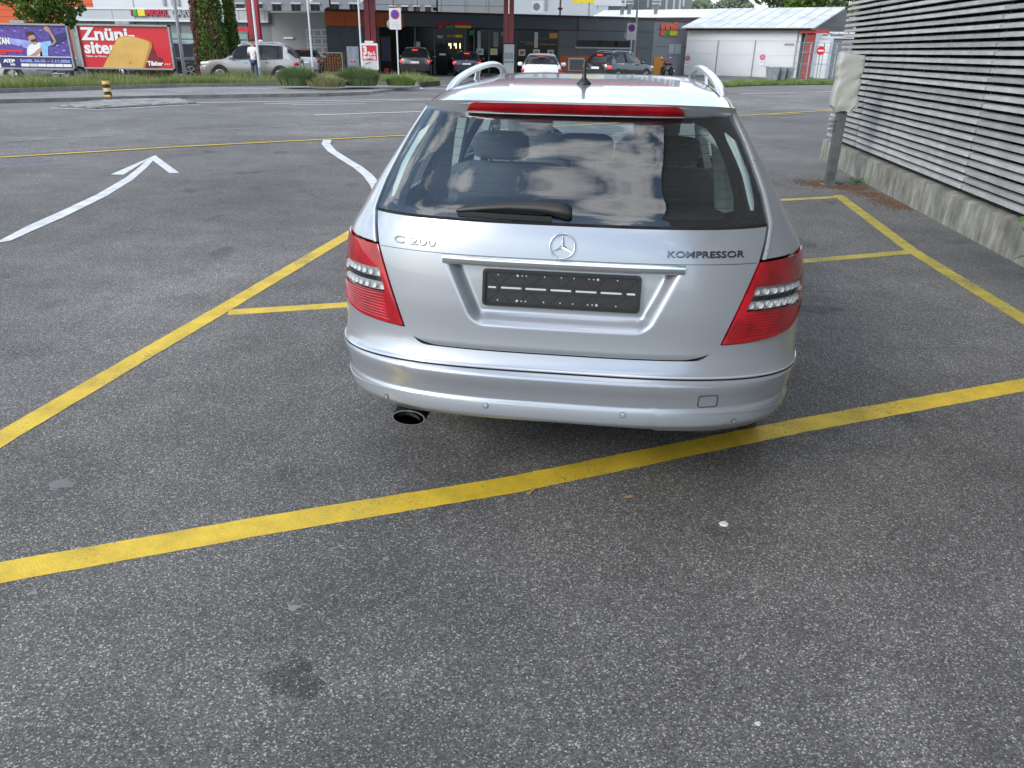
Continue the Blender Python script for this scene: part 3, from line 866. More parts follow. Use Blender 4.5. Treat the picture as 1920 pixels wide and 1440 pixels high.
# black printed border behind the pane
def fr_out(z): return gx(z) - .002
IN = dict(b=1.092, t=1.365)
def ringfn(name, f_in, f_out, off, m, n=40):
    pass
mb = MB(); zb_, zt_ = 1.068, 1.386
def inx(z): return pl([(1.08, .558), (1.15, .548), (1.25, .515), (1.32, .478), (1.352, .45), (1.366, .40)], z)
N_ = 36
for sg in (-1, 1):
    def side(a, b, sg=sg):
        z = lerp(zb_, zt_, b); xi = inx(min(max(z, IN['b']), IN['t'])); return SO(sg * U(lerp(xi, gx(z) - .003, a), z), z, -.006)
    mb.grid(side, 12, N_)
for (za, zc) in ((zb_, IN['b']), (IN['t'], zt_)):
    mb.grid(lambda a, b, za=za, zc=zc: SO(U((2 * a - 1) * inx(min(max(lerp(za, zc, b), IN['b']), IN['t'])), lerp(za, zc, b)), lerp(za, zc, b), -.006), 40, 3)
mb.build('window_border', 'frit', CAR, smooth=80)
mb = MB()
for i in range(9):
    z = 1.12 + i * .026; mb.grid(lambda a, b, z=z: SO(U((2 * a - 1) * (inx(z) - .01), z), z + b * .0012, -.003), 30, 1)
mb.build('heating_wires', 'gap_dark', CAR, kind='stuff')
def rub(a, b, off=0): return SX((2 * a - 1) * .662, lerp(1.0595, 1.0685, b)) + Vector((0, -.001 + off, 0))
MB().grid(rub, 60, 1).build('window_seal', 'gap_dark', CAR)
# --- spoiler face, brake light, roof
def zc(y): return pl([(.25, 1.411), (.37, 1.422), (.40, 1.425), (.50, 1.433), (.75, 1.446), (1.0, 1.456), (1.4, 1.466), (2.0, 1.473), (2.4, 1.466), (2.65, 1.442), (2.8, 1.41)], y)
def zcs(y): return (zc(y - .12) + zc(y - .06) + zc(y) + zc(y + .06) + zc(y + .12)) / 5
WR = .594
def roofz(x, y):
    q = sstep((y - .40) / .75); k = min(.9999, abs(x) / WR); e = lerp(3.2, 5.5, q); return zcs(y) - .082 * (1 - (1 - k ** e) ** (1 / 3.2))
def yte(x):
    k = min(1, abs(x) / WR); return .374 + .385 * (1 - (1 - k ** 3.2) ** (1 / 2.4))
YG = .80
def roof(a, b, y1=2.62, y0=None, off=0):
    s = 2 * a - 1; s = math.copysign(1 - (1 - abs(s)) ** 1.5, s); x = WR * s
    ys = yte(x) if y0 is None else max(y0, yte(x) + .004); ye = y1 if callable(y1) is False else y1(x)
    y = lerp(ys, max(ye, ys + .01), b); return Vector((x * lerp(.965, 1, sstep((y - .55) / .5)), y, roofz(x, y) + off))
MB().grid(lambda a, b: roof(a, b, YG), 80, 24, rim=lambda a, b: roof(a, b, YG, off=-.012)).build('roof_spoiler', 'silver', CAR, smooth=50)
wsx = lambda x: 2.62 - .22 * (x / .55) ** 2
MB().grid(lambda a, b: roof(a, b, wsx, YG + .005), 60, 60, rim=lambda a, b: roof(a, b, wsx, YG + .005, -.02)).build('roof', 'silver', CAR, smooth=60)
def spf(a, b):      # overhanging rear face of the spoiler
    s = 2 * a - 1; s = math.copysign(1 - (1 - abs(s)) ** 1.5, s); x = .56 * s; y = yte(x); z1 = roofz(x, y)
    zl = 1.3765 - .002 * abs(s); g = SX(min(.545, abs(x)) * (1 if x >= 0 else -1), min(zl, 1.40)); yb = y + .021
    z = lerp(min(zl, z1 - .001), z1, b); return Vector((x, lerp(yb + .004, y, b), z))
MB().grid(spf, 80, 8).build('spoiler_face', 'silver', CAR, smooth=50)
def brf(a, b, off=0):
    x = lerp(-.373, .373, a); y = yte(x); z1 = roofz(x, y); e = min(1, (1 - abs(2 * a - 1)) / .10); h = sqrt(1 - (1 - e) ** 2)
    zm = 1.3845; top = lerp(zm, z1 - .006, max(.15, h)); z = lerp(zm - .002, top, b)
    return Vector((x, y + .021 * (1 - (z - 1.378) / .04) - .006 + off - .003 * sin(pi * b), z))
BL = MB().grid(brf, 80, 6, rim=lambda a, b: brf(a, b, .02)).build('third_brake_light', 'red_lens', CAR, smooth=60)
def brl(a, b): x = lerp(-.372, .372, a); return Vector((x, yte(x) + .010, lerp(1.379, 1.382, b)))
MB().grid(brl, 40, 1).build('light_edge', 'alu', CAR)
# --- aerial
an = thing('aerial', None, None); an.parent = CAR; an.location = (0, 1.02, roofz(0, 1.02)); 
MB().lathe([(.030, 0), (.029, .006), (.018, .016), (.010, .024), (.007, .045), (.0062, .085), (.005, .088), (0, .089)], n=20).build('aerial_base', 'black_plastic', an, smooth=50)
# --- roof rails
for sg in (-1, 1):
    RL = thing('roof_rail', None, None); RL.parent = CAR
    P = [(.556, .93, 1.388), (.555, 1.0, 1.425), (.554, 1.12, 1.455), (.552, 1.28, 1.476), (.550, 1.5, 1.494), (.548, 1.75, 1.507), (.547, 2.0, 1.513), (.546, 2.22, 1.508), (.546, 2.36, 1.494), (.546, 2.45, 1.475), (.546, 2.48, 1.44)]
    # smooth resample
    Q = []
    for i in range(len(P) - 1):
        p0, p1, p2, p3 = (Vector(P[max(0, min(len(P) - 1, i + k))]) for k in (-1, 0, 1, 2))
        for k in range(4):
            t = k / 4; Q.append(.5 * ((2 * p1) + (p2 - p0) * t + (2 * p0 - 5 * p1 + 4 * p2 - p3) * t * t + (3 * p1 - p0 - 3 * p2 + p3) * t ** 3))
    Q.append(Vector(P[-1])); Q = [Vector((sg * q.x, q.y, q.z)) for q in Q]
    MB().tube([q - Vector((0, 0, .004)) for q in Q], .0185, 12, sx=1.0, sy=.8).build('rail_bar', 'rail_silver', RL, smooth=60)
    MB().tube([(sg * .55, 1.60, 1.42), (sg * .55, 1.62, 1.46), (sg * .549, 1.64, 1.498)], [.03, .018, .022], 8, sx=.6, sy=1.6).build('rail_foot', 'rail_silver', RL, smooth=60)
    MB().tube([(sg * .557, .90, 1.372), (sg * .556, .97, 1.402)], [.012, .020], 8).build('rail_end_cap', 'rail_silver', RL, smooth=60)
    f = lambda a, b: Vector((sg * (.524 + .006 * b), lerp(.82, 2.5, a), roofz(.524 + .006 * b, lerp(.82, 2.5, a)) + .0012))
    MB().grid(f, 30, 1).build('roof_seam', 'gap_dark', RL)
# --- wiper
WP = thing('rear_wiper', None, None); WP.parent = CAR
def wpt(x, z, off): return SX(x, z) + Vector((0, -off, 0))
prof = [(-.358, 1.092, .004, .004), (-.33, 1.098, .010, .007), (-.25, 1.107, .013, .010), (-.18, 1.113, .016, .012), (-.08, 1.114, .021, .016), (-.02, 1.110, .024, .018), (.012, 1.104, .023, .018), (.024, 1.101, .014, .012)]
mb = MB(); vs = []
for (x, z, h, d) in prof:
    c = wpt(x, z, .02); nrml = Vector((0, -.75, .66)); tz_ = Vector((0, .66, .75))
    for k in range(10):
        a = 2 * pi * k / 10; vs.append(c + tz_ * (h * math.copysign(abs(sin(a)) ** .6, sin(a))) + nrml * (d * math.copysign(abs(cos(a)) ** .6, cos(a))))
n = 10; fs = [(i * n + k, i * n + (k + 1) % n, (i + 1) * n + (k + 1) % n, (i + 1) * n + k) for i in range(len(prof) - 1) for k in range(n)] + [tuple(range(n)), tuple((len(prof) - 1) * n + k for k in range(n))]
mb.add(vs, fs).build('wiper_arm', 'black_plastic', WP, smooth=50)
MB().grid(lambda a, b: wpt(lerp(-.355, -.04, a), lerp(1.074, 1.092, b) - .004 * a, lerp(.004, .018, b)), 20, 2).build('wiper_blade', 'black_rubber', WP)
MB().cyl(wpt(.008, 1.102, -.01), wpt(.008, 1.102, .03), .012).build('wiper_pivot', 'black_plastic', WP, smooth=40)
p = wpt(-.213, 1.119, .033)
MB().lathe([(.0042, 0), (.005, .001), (.005, 0)], n=14).build('wiper_mark', 'chrome', WP, loc=p)
# --- sides, doors, bonnet, front
XC, RW = [1.06, 3.82], .345
def sidex(y, z):
    w = prm(min(z, 1.0))[0] + .016 * sstep((y - .65) / .6)
    w += .012 * math.exp(-((y - XC[0]) / .35) ** 2) * (1 if z < .75 else 0) + .012 * math.exp(-((y - XC[1]) / .35) ** 2) * (1 if z < .75 else 0)
    w -= .55 * max(0, y - 3.75) ** 2.4
    return w - (.02 * (1 - (z - .25) / .3) if z < .55 else 0)
def zlow(y):
    z = .24
    for c in XC:
        d = RW * RW - (y - c) ** 2
        if d > 0: z = max(z, .30 + sqrt(d))
    return z
def zbelt(y): return pl([(.6, .965), (.95, .962), (2.0, .945), (3.2, .915), (3.6, .90), (4.2, .80), (4.5, .72)], y)
for sg in (-1, 1):
    for (nm, ya, yb) in (('quarter_panel', .70, 1.52), ('rear_door', 1.524, 2.40), ('front_door', 2.404, 3.30), ('front_wing', 3.304, 4.36)):
        f = lambda a, b, ya=ya, yb=yb: Vector((sg * sidex(lerp(ya, yb, a), lerp(zlow(lerp(ya, yb, a)), zbelt(lerp(ya, yb, a)), b)), lerp(ya, yb, a), lerp(zlow(lerp(ya, yb, a)), zbelt(lerp(ya, yb, a)), b)))
        o = MB().grid(f, 40, 16, rim=lambda a, b, f=f: f(a, b) - Vector((sg * .02, 0, 0))).build(nm, 'silver', CAR, smooth=60)
        if 'door' in nm:
            MB().ell((sg * (sidex(ya + .1, .83) + .012), ya + .13, .845), (.03, .2, .03), .6).build('handle', 'chrome', o, smooth=60)
    # glasshouse: side glass, pillars, cant rail
    def zt2(y): return roofz(WR * .999, min(y, 2.45)) - .004
    def gs(y, z):
        zz = max(z, zbelt(y)); k = (zz - .95) / (1.385 - .95)
        return lerp(sidex(min(y, 3.2), .95) - .03, .592, sstep(k) * .45 + k * .55)
    def wtop(y): return pl([(.8, 1.345), (1.5, 1.352), (2.3, 1.352), (2.6, 1.33), (3.3, .96)], y)
    fcr = lambda a, b: (lambda y: Vector((sg * lerp(gs(y, wtop(y)), WR, b), y, lerp(wtop(y), zt2(y), b))))(lerp(.76, 2.62, a))
    MB().grid(fcr, 30, 3, rim=lambda a, b: fcr(a, b) - Vector((sg * .015, 0, .004))).build('roof_side_rail', 'silver', CAR, smooth=60)
    for (nm, ya, yb) in (('quarter_window', .98, 1.50), ('rear_door_window', 1.56, 2.33), ('front_door_window', 2.42, 3.22)):
        f = lambda a, b, ya=ya, yb=yb: (lambda y: (lambda z: Vector((sg * gs(y, z), y, z)))(lerp(zbelt(y), wtop(y), b)))(lerp(ya, yb, a))
        MB().grid(f, 12, 6).build(nm, 'car_glass', CAR, smooth=60)
    for (ya, yb, m) in ((.76, .985, 'silver'), (1.495, 1.565, 'frit'), (2.325, 2.425, 'frit'), ):
        f = lambda a, b, ya=ya, yb=yb: (lambda y: (lambda z: Vector((sg * (gs(y, z) + .002), y, z)))(lerp(zbelt(y), wtop(y), b)))(lerp(ya, yb, a))
        MB().grid(f, 3, 8, rim=lambda a, b, f=f: f(a, b) - Vector((sg * .04, 0, 0))).build('window_pillar', m, CAR, smooth=60)
    MB().rod((sg * .60, 2.58, 1.395), (sg * .73, 3.38, .95), .06, .05).build('front_pillar', 'silver', CAR)
    MB().ell((sg * .895, 3.02, 1.0), (.20, .14, .15), .7).build('door_mirror', 'silver', CAR, smooth=60)
    MB().rod((sg * .86, 3.06, .95), (sg * .90, 3.04, .97), .04).build('mirror_foot', 'black_plastic', CAR)
    MB().ell((sg * .66, 4.24, .66), (.34, .34, .17), .8).build('headlight', 'lamp_chrome', CAR, smooth=60)
    for k, yc in enumerate(XC):
        wh = thing('wheel', None, None); wh.parent = CAR; wh.location = (sg * .775, yc, .317)
        MB().lathe([(.215, -.105), (.29, -.108), (.313, -.09), (.317, -.06), (.317, .06), (.313, .09), (.29, .108), (.215, .105)], axis='x', n=36).build('tyre', 'black_rubber', wh, smooth=50)
        mb = MB().lathe([(.215, -.10), (.19, -.05), (.19, .05), (.215, .10), (.205, .104), (.18, .06)] if sg > 0 else [(.215, .10), (.19, .05), (.19, -.05), (.215, -.10), (.205, -.104), (.18, -.06)], axis='x', n=36)
        for i in range(7):
            a = 2 * pi * i / 7; mb.rod((sg * .075, .03 * cos(a), .03 * sin(a)), (sg * .07, .195 * cos(a), .195 * sin(a)), .035, .02)
        mb.cyl((sg * .05, 0, 0), (sg * .09, 0, 0), .05)
        mb.build('rim', 'alu', wh, smooth=40)
        MB().lathe([(RW - .003, -.02), (RW - .003, .16), (.1, .16)] if True else [], (-sg * .0, 0, 0), 'x', 30)
        mb = MB().lathe([(RW - .004, sg * .07), (RW - .004, -sg * .18), (.05, -sg * .18)], axis='x', n=30); mb.build('wheel_arch_liner', 'black_plastic', wh, smooth=60)
def hood(a, b):
    y = lerp(3.42, 4.42, b); x = (2 * a - 1); w = sidex(y, .8) - .01; ze = zbelt(y); return Vector((x * w, y, ze + .075 * (1 - abs(x) ** 2.6) * (1 - .3 * b)))
MB().grid(hood, 30, 24, rim=lambda a, b: hood(a, b) - Vector((0, 0, .02))).build('bonnet', 'silver', CAR, smooth=60)
def frn(a, b):
    th = radians(lerp(-90, 90, a)); z = lerp(.22, .78, b); e = 2 / 3.
    return Vector((math.copysign(abs(sin(th)) ** e, sin(th)) * (.855 - .05 * b ** 3), 4.02 + (.55 - .10 * b ** 2) * max(0, cos(th)) ** e, z))
MB().grid(frn, 40, 14).build('front_bumper', 'silver', CAR, smooth=60)
MB().ell((0, 4.50, .60), (.66, .12, .22), .5).build('grille', 'black_plastic', CAR, smooth=60)
def wsf(a, b):
    s = 2 * a - 1; x0, x1 = .70 * s, .545 * s; y0_, y1_ = 3.42 - .22 * s * s, 2.62 - .22 * (s) ** 2
    return Vector((lerp(x0, x1, b), lerp(y0_, y1_, b) + .03 * sin(pi * b), lerp(.955, roofz(x1, y1_) - .005, b)))
MB().grid(wsf, 24, 14).build('windscreen', 'car_glass', CAR, smooth=80)
MB().grid(lambda a, b: Vector(((2 * a - 1) * .72, lerp(3.2, 3.46, b) - .2 * (2 * a - 1) ** 2, .945)), 10, 2).build('scuttle', 'black_plastic', CAR)
# --- cabin
def linr(a, b): y = lerp(.62, 2.5, b); x = (2 * a - 1) * .55; return Vector((x, y, roofz(x, y) - .035))
MB().grid(linr, 16, 16).build('headliner', 'trim_grey', CAR, smooth=60)
MB().box((0, 2.1, .36), (1.5, 3.0, .05)).build('cabin_floor', 'cloth_dark', CAR)
MB().box((0, .80, .52), (1.35, .95, .05)).build('boot_floor', 'cloth_dark', CAR)
MB().box((0, .82, .945), (1.24, .84, .012)).build('load_cover', 'cloth_dark', CAR)
for sg in (-1, 1):
    MB().grid(lambda a, b: Vector((sg * lerp(.80, .74, b), lerp(.6, 3.3, a), lerp(.4, .95, b))), 12, 3).build('door_lining', 'cloth_dark', CAR)
    # pale pillar trims that frame the rear window from inside
    mb = MB().tube([S(sg * U(.60, 1.09), 1.09) + Vector((0, .05, 0)), S(sg * U(.575, 1.19), 1.19) + Vector((0, .05, 0)), S(sg * U(.53, 1.29), 1.29) + Vector((0, .05, -.0)), S(sg * U(.45, 1.36), 1.36) + Vector((0, .06, -.015))], [.028, .030, .030, .03], 8)
    mb.build('pillar_trim', 'trim_grey', CAR, smooth=60)
    MB().rod((sg * .62, 1.02, .97), (sg * .56, 1.0, 1.38), .10, .04).build('pillar_trim', 'trim_grey', CAR)
    MB().rod((sg * .66, 1.5, .97), (sg * .57, 1.5, 1.38), .09, .04).build('pillar_trim', 'trim_grey', CAR)
    MB().rod((sg * .68, 2.37, .97), (sg * .56, 2.37, 1.40), .10, .04).build('pillar_trim', 'trim_grey', CAR)
mb = MB()
for x in (-.37, .37): mb.ell((x, 1.47, .80), (.66, .16, .56), .35)
mb.ell((0, 1.46, .79), (.3, .16, .52), .4)
mb.build('rear_seat_back', 'cloth_dark', CAR, smooth=60)
for x in (-.40, 0, .40): 
    hr = MB().ell((x, 1.44, 1.16), (.27, .11, .13), .5); hr.rod((x - .05, 1.44, 1.04), (x - .05, 1.44, 1.12), .012); hr.rod((x + .05, 1.44, 1.04), (x + .05, 1.44, 1.12), .012)
    hr.build('headrest', 'cloth_dark', CAR, smooth=60)
for x in (-.37, .37):
    MB().ell((x, 2.38, .84), (.50, .16, .60), .4).build('front_seat_back', 'cloth_mid', CAR, smooth=60)
    MB().ell((x, 2.40, 1.20), (.27, .11, .18), .5).build('headrest', 'cloth_mid', CAR, smooth=60)
MB().ell((0, 3.25, .90), (1.42, .4, .16), .5).build('dashboard', 'cloth_mid', CAR, smooth=60)
mb = MB(); c = Vector((-.37, 2.95, .97)); q = Matrix.Rotation(radians(25), 3, 'X')
mb.grid(lambda a, b: c + q @ Vector(((.185 + .015 * cos(2 * pi * b)) * cos(2 * pi * a), .015 * sin(2 * pi * b), (.185 + .015 * cos(2 * pi * b)) * sin(2 * pi * a))), 32, 8)
mb.rod(c + q @ Vector((-.18, 0, 0)), c + q @ Vector((.18, 0, 0)), .03)
mb.build('steering_wheel', 'black_plastic', CAR, smooth=60)
MB().ell((0, 2.78, 1.325), (.22, .04, .06), .6).build('rear_view_mirror', 'black_plastic', CAR, smooth=60)
# ---------------------------------------------------------------- slatted timber building on the right
WA = Vector((4.2, 6.2)); wa = radians(6.9); WD = Vector((sin(wa), cos(wa))); WN = Vector((WD.y, -WD.x))
def wood(name, lo, hi):
    m, t, b = newmat(name)
    v = t.coord(scale=(.7, 14, 14)); n1 = t.noise(v, 3, 8, .7)
    v2 = t.coord(scale=(2.5, 5, 5)); n2 = t.noise(v2, 1.6, 4, .6)
    oi = t.new('ShaderNodeObjectInfo')
    c = t.ramp(n1, [(.25, lo), (.5, tuple((a + b_) / 2 for a, b_ in zip(lo, hi))), (.75, hi)])
    k = t.ramp(n2, [(.3, .78), (.65, 1.08)])
    c = t.mix(1, c, k, 'MULTIPLY')
    r = t.ramp(oi.outputs['Random'], [(0, .78), (1, 1.18)])
    c = t.mix(1, c, r, 'MULTIPLY')
    setc(t, b, 'Base Color', c); setc(t, b, 'Roughness', .85)
    setc(t, b, 'Normal', t.bump(n1, .004, .8)); MATS[name] = m
wood('slat_wood', (.24, .235, .225), (.47, .465, .455))
wood('stud_wood', (.03, .028, .028), (.07, .065, .065))
def concrete():
    m, t, b = newmat('plinth')
    v = t.coord(scale=(1, 1, .22)); st = t.noise(v, 9, 7, .7)
    v2 = t.coord(); n = t.noise(v2, 3.2, 6, .6)
    c = t.ramp(st, [(.30, (.13, .125, .10)), (.52, (.27, .265, .23)), (.72, (.42, .41, .37))])
    c = t.mix(t.ramp(n, [(.40, .0), (.70, .75)]), c, (.085, .083, .06))
    mossn = t.ramp(t.noise(t.coord(scale=(1, 1, .4)), 1.7, 6, .7), [(.56, 0), (.68, .6)])
    c = t.mix(mossn, c, (.12, .12, .035))
    setc(t, b, 'Base Color', c); setc(t, b, 'Roughness', .9)
    setc(t, b, 'Normal', t.bump(t.noise(v2, 40, 6, .7), .004)); MATS['plinth'] = m
concrete()
HB = 15.0
SB = thing('timber_building', 'building clad in weathered grey horizontal timber slats on a concrete plinth, right of the car', 'building', (WA.x, WA.y, 0), -wa)
# local frame: y along the wall away from the camera, x into the building
segs = [(-11.0, -6.20), (-6.20, -2.17), (-2.17, 1.60), (1.60, 5.37), (5.37, 7.05)]
for k, (a, b) in enumerate([(-11, -5.2), (-5.2, .93), (.93, 5.9), (5.9, 7.12)]):
    mb = MB(); mb.prism([(.0, -.05), (.35, -.05), (.35, .325), (.10, .325), (.012, .300)], a + .005, b - .004, lambda x, y, z: (x, z, y))
    mb.build('plinth_block', 'plinth', SB)
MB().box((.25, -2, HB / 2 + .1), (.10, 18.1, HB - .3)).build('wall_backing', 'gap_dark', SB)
HB = 15.0
MB().box((4.2, -2, HB / 2 + .05), (7.8, 17.9, HB)).build('building_core', 'stud_wood', SB)
MB().box((4.1, -2, HB + .2), (8.4, 18.6, .16)).build('flat_roof', 'gutter', SB)
mb = MB(); r = 53
while .405 + r * .0762 < HB:
    for (a, b) in segs:
        mb.prism([(.0, -.022), (.075, -.022), (.075, .022), (.052, .026), (.006, .012)], a + .02, b - .02, lambda x, y, z, r=r: (x + .028, z, y + .405 + r * .0762))
    r += 1
mb.build('upper_slats', 'slat_wood', SB, kind='stuff')
y = -10.7; st0 = None
while y < 7.0:
    if st0 is None: st0 = MB().box((0, 0, 0), (.06, .05, HB - .4)).build('stud', 'stud_wood', SB); o = st0
    else: o = st0.copy(); COL.objects.link(o); o.parent = SB
    o.location = (.155, y, HB / 2 + .2); y += .62
cacheS = {}
for r in range(53):
    z = .405 + r * .0762
    for k, (a, b) in enumerate(segs):
        if k == 0 and r > 44: continue
        e = random.uniform(0, .02) if k == 4 else 0
        key = k if k < 4 else ('e', r % 4)
        L = b - a - .04 + e
        if key not in cacheS:
            mb = MB(); mb.prism([(.0, -.022), (.075, -.022), (.075, .022), (.052, .026), (.006, .012)], -L / 2, L / 2, lambda x, y, z: (z, -x, y))
            o = mb.build('slat', 'slat_wood', SB); cacheS[key] = o
        else: o = cacheS[key].copy(); COL.objects.link(o); o.parent = SB
        o.location = (.028 + random.uniform(-.004, .004), (a + b) / 2 + e / 2, z + random.uniform(-.003, .003)); o.rotation_euler = (radians(random.uniform(-1.2, 1.2)), 0, radians(90) + radians(random.uniform(-.05, .05)))
# covered post
mat('post_steel', (.15, .16, .16), .45, .5, var=.3, vs=9)
mat('tarp', (.40, .405, .37), .5, 0, .1, .08, vs=3)
PB = G(1554, 347)
PO = thing('covered_meter_post', 'square steel post with its meter head wrapped in a creased grey tarpaulin', 'post', (PB.x, PB.y, 0), radians(-6))
MB().box((0, 0, .5), (.11, .11, 1.1)).build('post', 'post_steel', PO)
MB().box((0, 0, .006), (.2, .2, .012)).build('foot_plate', 'post_steel', PO)
def tarp(a, b):
    z = lerp(.92, 1.60, b); th = 2 * pi * a; c_, s_ = cos(th), sin(th); e = .28
    hw = .142 + .005 * sin(b * 9); hd = .09
    if b < .12: k = b / .12; hw = lerp(.085, hw, sstep(k)); hd = lerp(.075, hd, sstep(k))
    x = hw * math.copysign(abs(c_) ** e, c_); y = hd * math.copysign(abs(s_) ** e, s_)
    f = (.014 * abs(sin(11 * (z - x * 1.5) + 1.2 * sin(x * 9 + z * 4))) ** .5 + (.004) * sin(31 * (z - x * 1.1) + 2 * sin(z * 9))) * (1 if y < 0 else .5) + (.018 * sin(th * 9 + 1) * (1 - b / .15) if b < .15 else 0)
    m = 1 + f / .12 * 1.0 * (.5 if b > .97 else 1)
    return Vector((x * m, y * m, z - .02 * (x / .16) * (b > .9)))
mb = MB().grid(tarp, 96, 60); mb.grid(lambda a, b: tarp(a, 1) * Vector((1, 1, 1)) if False else Vector((tarp(a, 1).x * (1 - b), tarp(a, 1).y * (1 - b), tarp(a, 1).z + .006 * b)), 96, 3)
mb.build('tarpaulin', 'tarp', PO, smooth=70)
MB().grid(lambda a, b: Vector(((.092 + .006 * cos(2 * pi * b)) * cos(2 * pi * a), (.082 + .006 * cos(2 * pi * b)) * sin(2 * pi * a), .925 + .01 * sin(2 * pi * b))), 24, 6).build('tie_band', 'black_rubber', PO, smooth=60)
mb = MB()
for k in range(3): mb.lathe([(.045, 0), (.05, .01), (.045, .02)], (-.085, .0, .68 + k * .06), n=12)
mb.build('coiled_cable', 'post_steel', PO)

# ---------------------------------------------------------------- foliage helpers
def leafmat(name, lo, hi, trans=.25):
    m, t, b = newmat(name)
    v = t.coord(); n = t.noise(v, 1.7, 3); n2 = t.noise(v, 23, 2)
    c = t.mix(.5, t.ramp(n, [(.3, lo), (.7, hi)]), t.ramp(n2, [(.3, lo), (.7, hi)]))
    setc(t, b, 'Base Color', c); b.inputs['Roughness'].default_value = .6
    b.inputs['Subsurface Weight'].default_value = 0
    tr = t.new('ShaderNodeBsdfTranslucent'); t.link(c, tr.inputs['Color']); mx = t.new('ShaderNodeMixShader'); mx.inputs[0].default_value = trans
    out = t.n['Material Output']; t.link(b.outputs[0], mx.inputs[1]); t.link(tr.outputs[0], mx.inputs[2]); t.link(mx.outputs[0], out.inputs[0])
    MATS[name] = m
leafmat('leaf_maple', (.06, .12, .015), (.18, .27, .04))
leafmat('leaf_thuja', (.035, .075, .010), (.12, .19, .025), .15)
leafmat('leaf_brown', (.09, .045, .022), (.22, .12, .065), .1)
leafmat('leaf_hedge', (.03, .05, .012), (.10, .13, .03), .1)
leafmat('leaf_grass', (.11, .19, .04), (.30, .38, .11), .3)
leafmat('leaf_dry', (.20, .20, .08), (.38, .36, .18), .3)
leafmat('leaf_shrub', (.10, .16, .06), (.26, .34, .15), .3)
leafmat('leaf_far', (.07, .11, .04), (.17, .22, .09), .2)
leafmat('leaf_pale', (.17, .22, .14), (.32, .37, .26), .2)
leafmat('leaf_weed', (.05, .14, .03), (.12, .25, .06), .3)
mat('bark', (.10, .08, .06), .9, bump=.01, bs=20)
def leaves(mb, n, pos, size, up=.3):
    for i in range(n):
        p, sc = pos(); s = size * sc * random.uniform(.6, 1.4)
        a = Vector((random.gauss(0, 1), random.gauss(0, 1), random.gauss(0, 1) + up)).normalized()
        b_ = a.cross(Vector((random.gauss(0, 1), random.gauss(0, 1), random.gauss(0, 1)))).normalized() * s * .6; a = a * s
        p = Vector(p); mb.add([p - b_ * .2, p + a * .5 - b_, p + a * 1.1, p + a * .5 + b_], [(0, 1, 2, 3)])
def crownfn(blobs):
    wts = [b[3] ** 2 for b in blobs]
    def f():
        x, y, z, r, sq = random.choices(blobs, wts)[0]
        d = Vector((random.gauss(0, 1), random.gauss(0, 1), random.gauss(0, 1))).normalized() * r * random.uniform(.55, 1.06) ** .6
        return (x + d.x, y + d.y, z + d.z * sq), 1
    return f
def make_tree(name, label, base, h, r, leaf, n, size, trunk_r=.16, group=None, cz=None, sq=.9, cat='tree', nb=18):
    t = thing(name, label, cat, base, 0, group)
    blobs = []; cz = cz or h - r
    for i in range(nb):
        d = Vector((random.gauss(0, 1), random.gauss(0, 1), random.gauss(0, 1))).normalized() * random.uniform(.35, .85)
        blobs.append((d.x * r, d.y * r, cz + d.z * r * sq * (h - cz) / r, r * random.uniform(.22, .42), .85))
    mb = MB(); leaves(mb, n, crownfn(blobs), size); mb.build('crown', leaf, t, recalc=False)
    mb = MB(); mb.tube([(0, 0, -.1), (.03, 0, cz * .5), (0, .05, cz)], [trunk_r, trunk_r * .75, trunk_r * .5], 8)
    for b in blobs[:8]: mb.tube([(0, 0, cz * .75), ((b[0]) * .5, b[1] * .5, (cz * .8 + b[2]) * .5 + .1), (b[0], b[1], b[2])], [trunk_r * .45, trunk_r * .25, trunk_r * .08], 5)
    mb.build('trunk', 'bark', t, smooth=60); return t
def cone_tree(label, base, h, r0, r1, leaf, n, size, patch=None, np_=0, rzpos=None):
    t = thing('conifer', label, 'tree', base)
    def rad(z): k = z / h; return lerp(r0, r1, k) * (1 if k > .06 else .75 + k * 4)
    ph = [random.uniform(0, 6) for _ in range(4)]
    def pos():
        z = random.uniform(0, 1) ** .9 * h; a = random.uniform(0, 2 * pi)
        rr = rad(z) * (1 + .12 * sin(a * 5 + z * 3 + ph[0]) + .1 * sin(a * 3 - z * 5 + ph[1])) * random.uniform(.75, 1.05) ** .7
        return (rr * cos(a), rr * sin(a), z + .05), 1
    mb = MB(); leaves(mb, n, pos, size, 1.6); mb.build('crown', leaf, t, recalc=False)
    if patch:
        def pp():
            a0, z0, s_ = random.choice(patch); z = z0 + random.gauss(0, s_); z = min(h, max(.05, z)); a = a0 + random.gauss(0, .45); rr = rad(z) * random.uniform(.9, 1.08)
            return (rr * cos(a), rr * sin(a), z), 1
        mb = MB(); leaves(mb, np_, pp, size, 1.6); mb.build('brown_foliage', 'leaf_brown', t, recalc=False)
    MB().tube([(0, 0, -.1), (0, 0, h * .95)], [.12, .03], 8).build('trunk', 'bark', t); 
    MB().lathe([(r0 * .55, .1), (r0 * .6, h * .3), (r1 * .6, h * .95), (0, h)], n=10).build('inner_branches', 'leaf_hedge', t); return t
def blades(mb, n, pos, h, w, lean=.35):
    for i in range(n):
        p, k = pos(); hh = h * k * random.uniform(.5, 1.3); a = random.uniform(0, 2 * pi); l = lean * hh * random.random()
        dx, dy = cos(a), sin(a); px, py = -dy * w / 2, dx * w / 2; x, y, z = p
        mb.add([(x - px, y - py, z), (x + px, y + py, z), (x + dx * l * .4 + px * .7, y + dy * l * .4 + py * .7, z + hh * .6), (x + dx * l * .4 - px * .7, y + dy * l * .4 - py * .7, z + hh * .6), (x + dx * l, y + dy * l, z + hh)], [(0, 1, 2, 3), (3, 2, 4)])
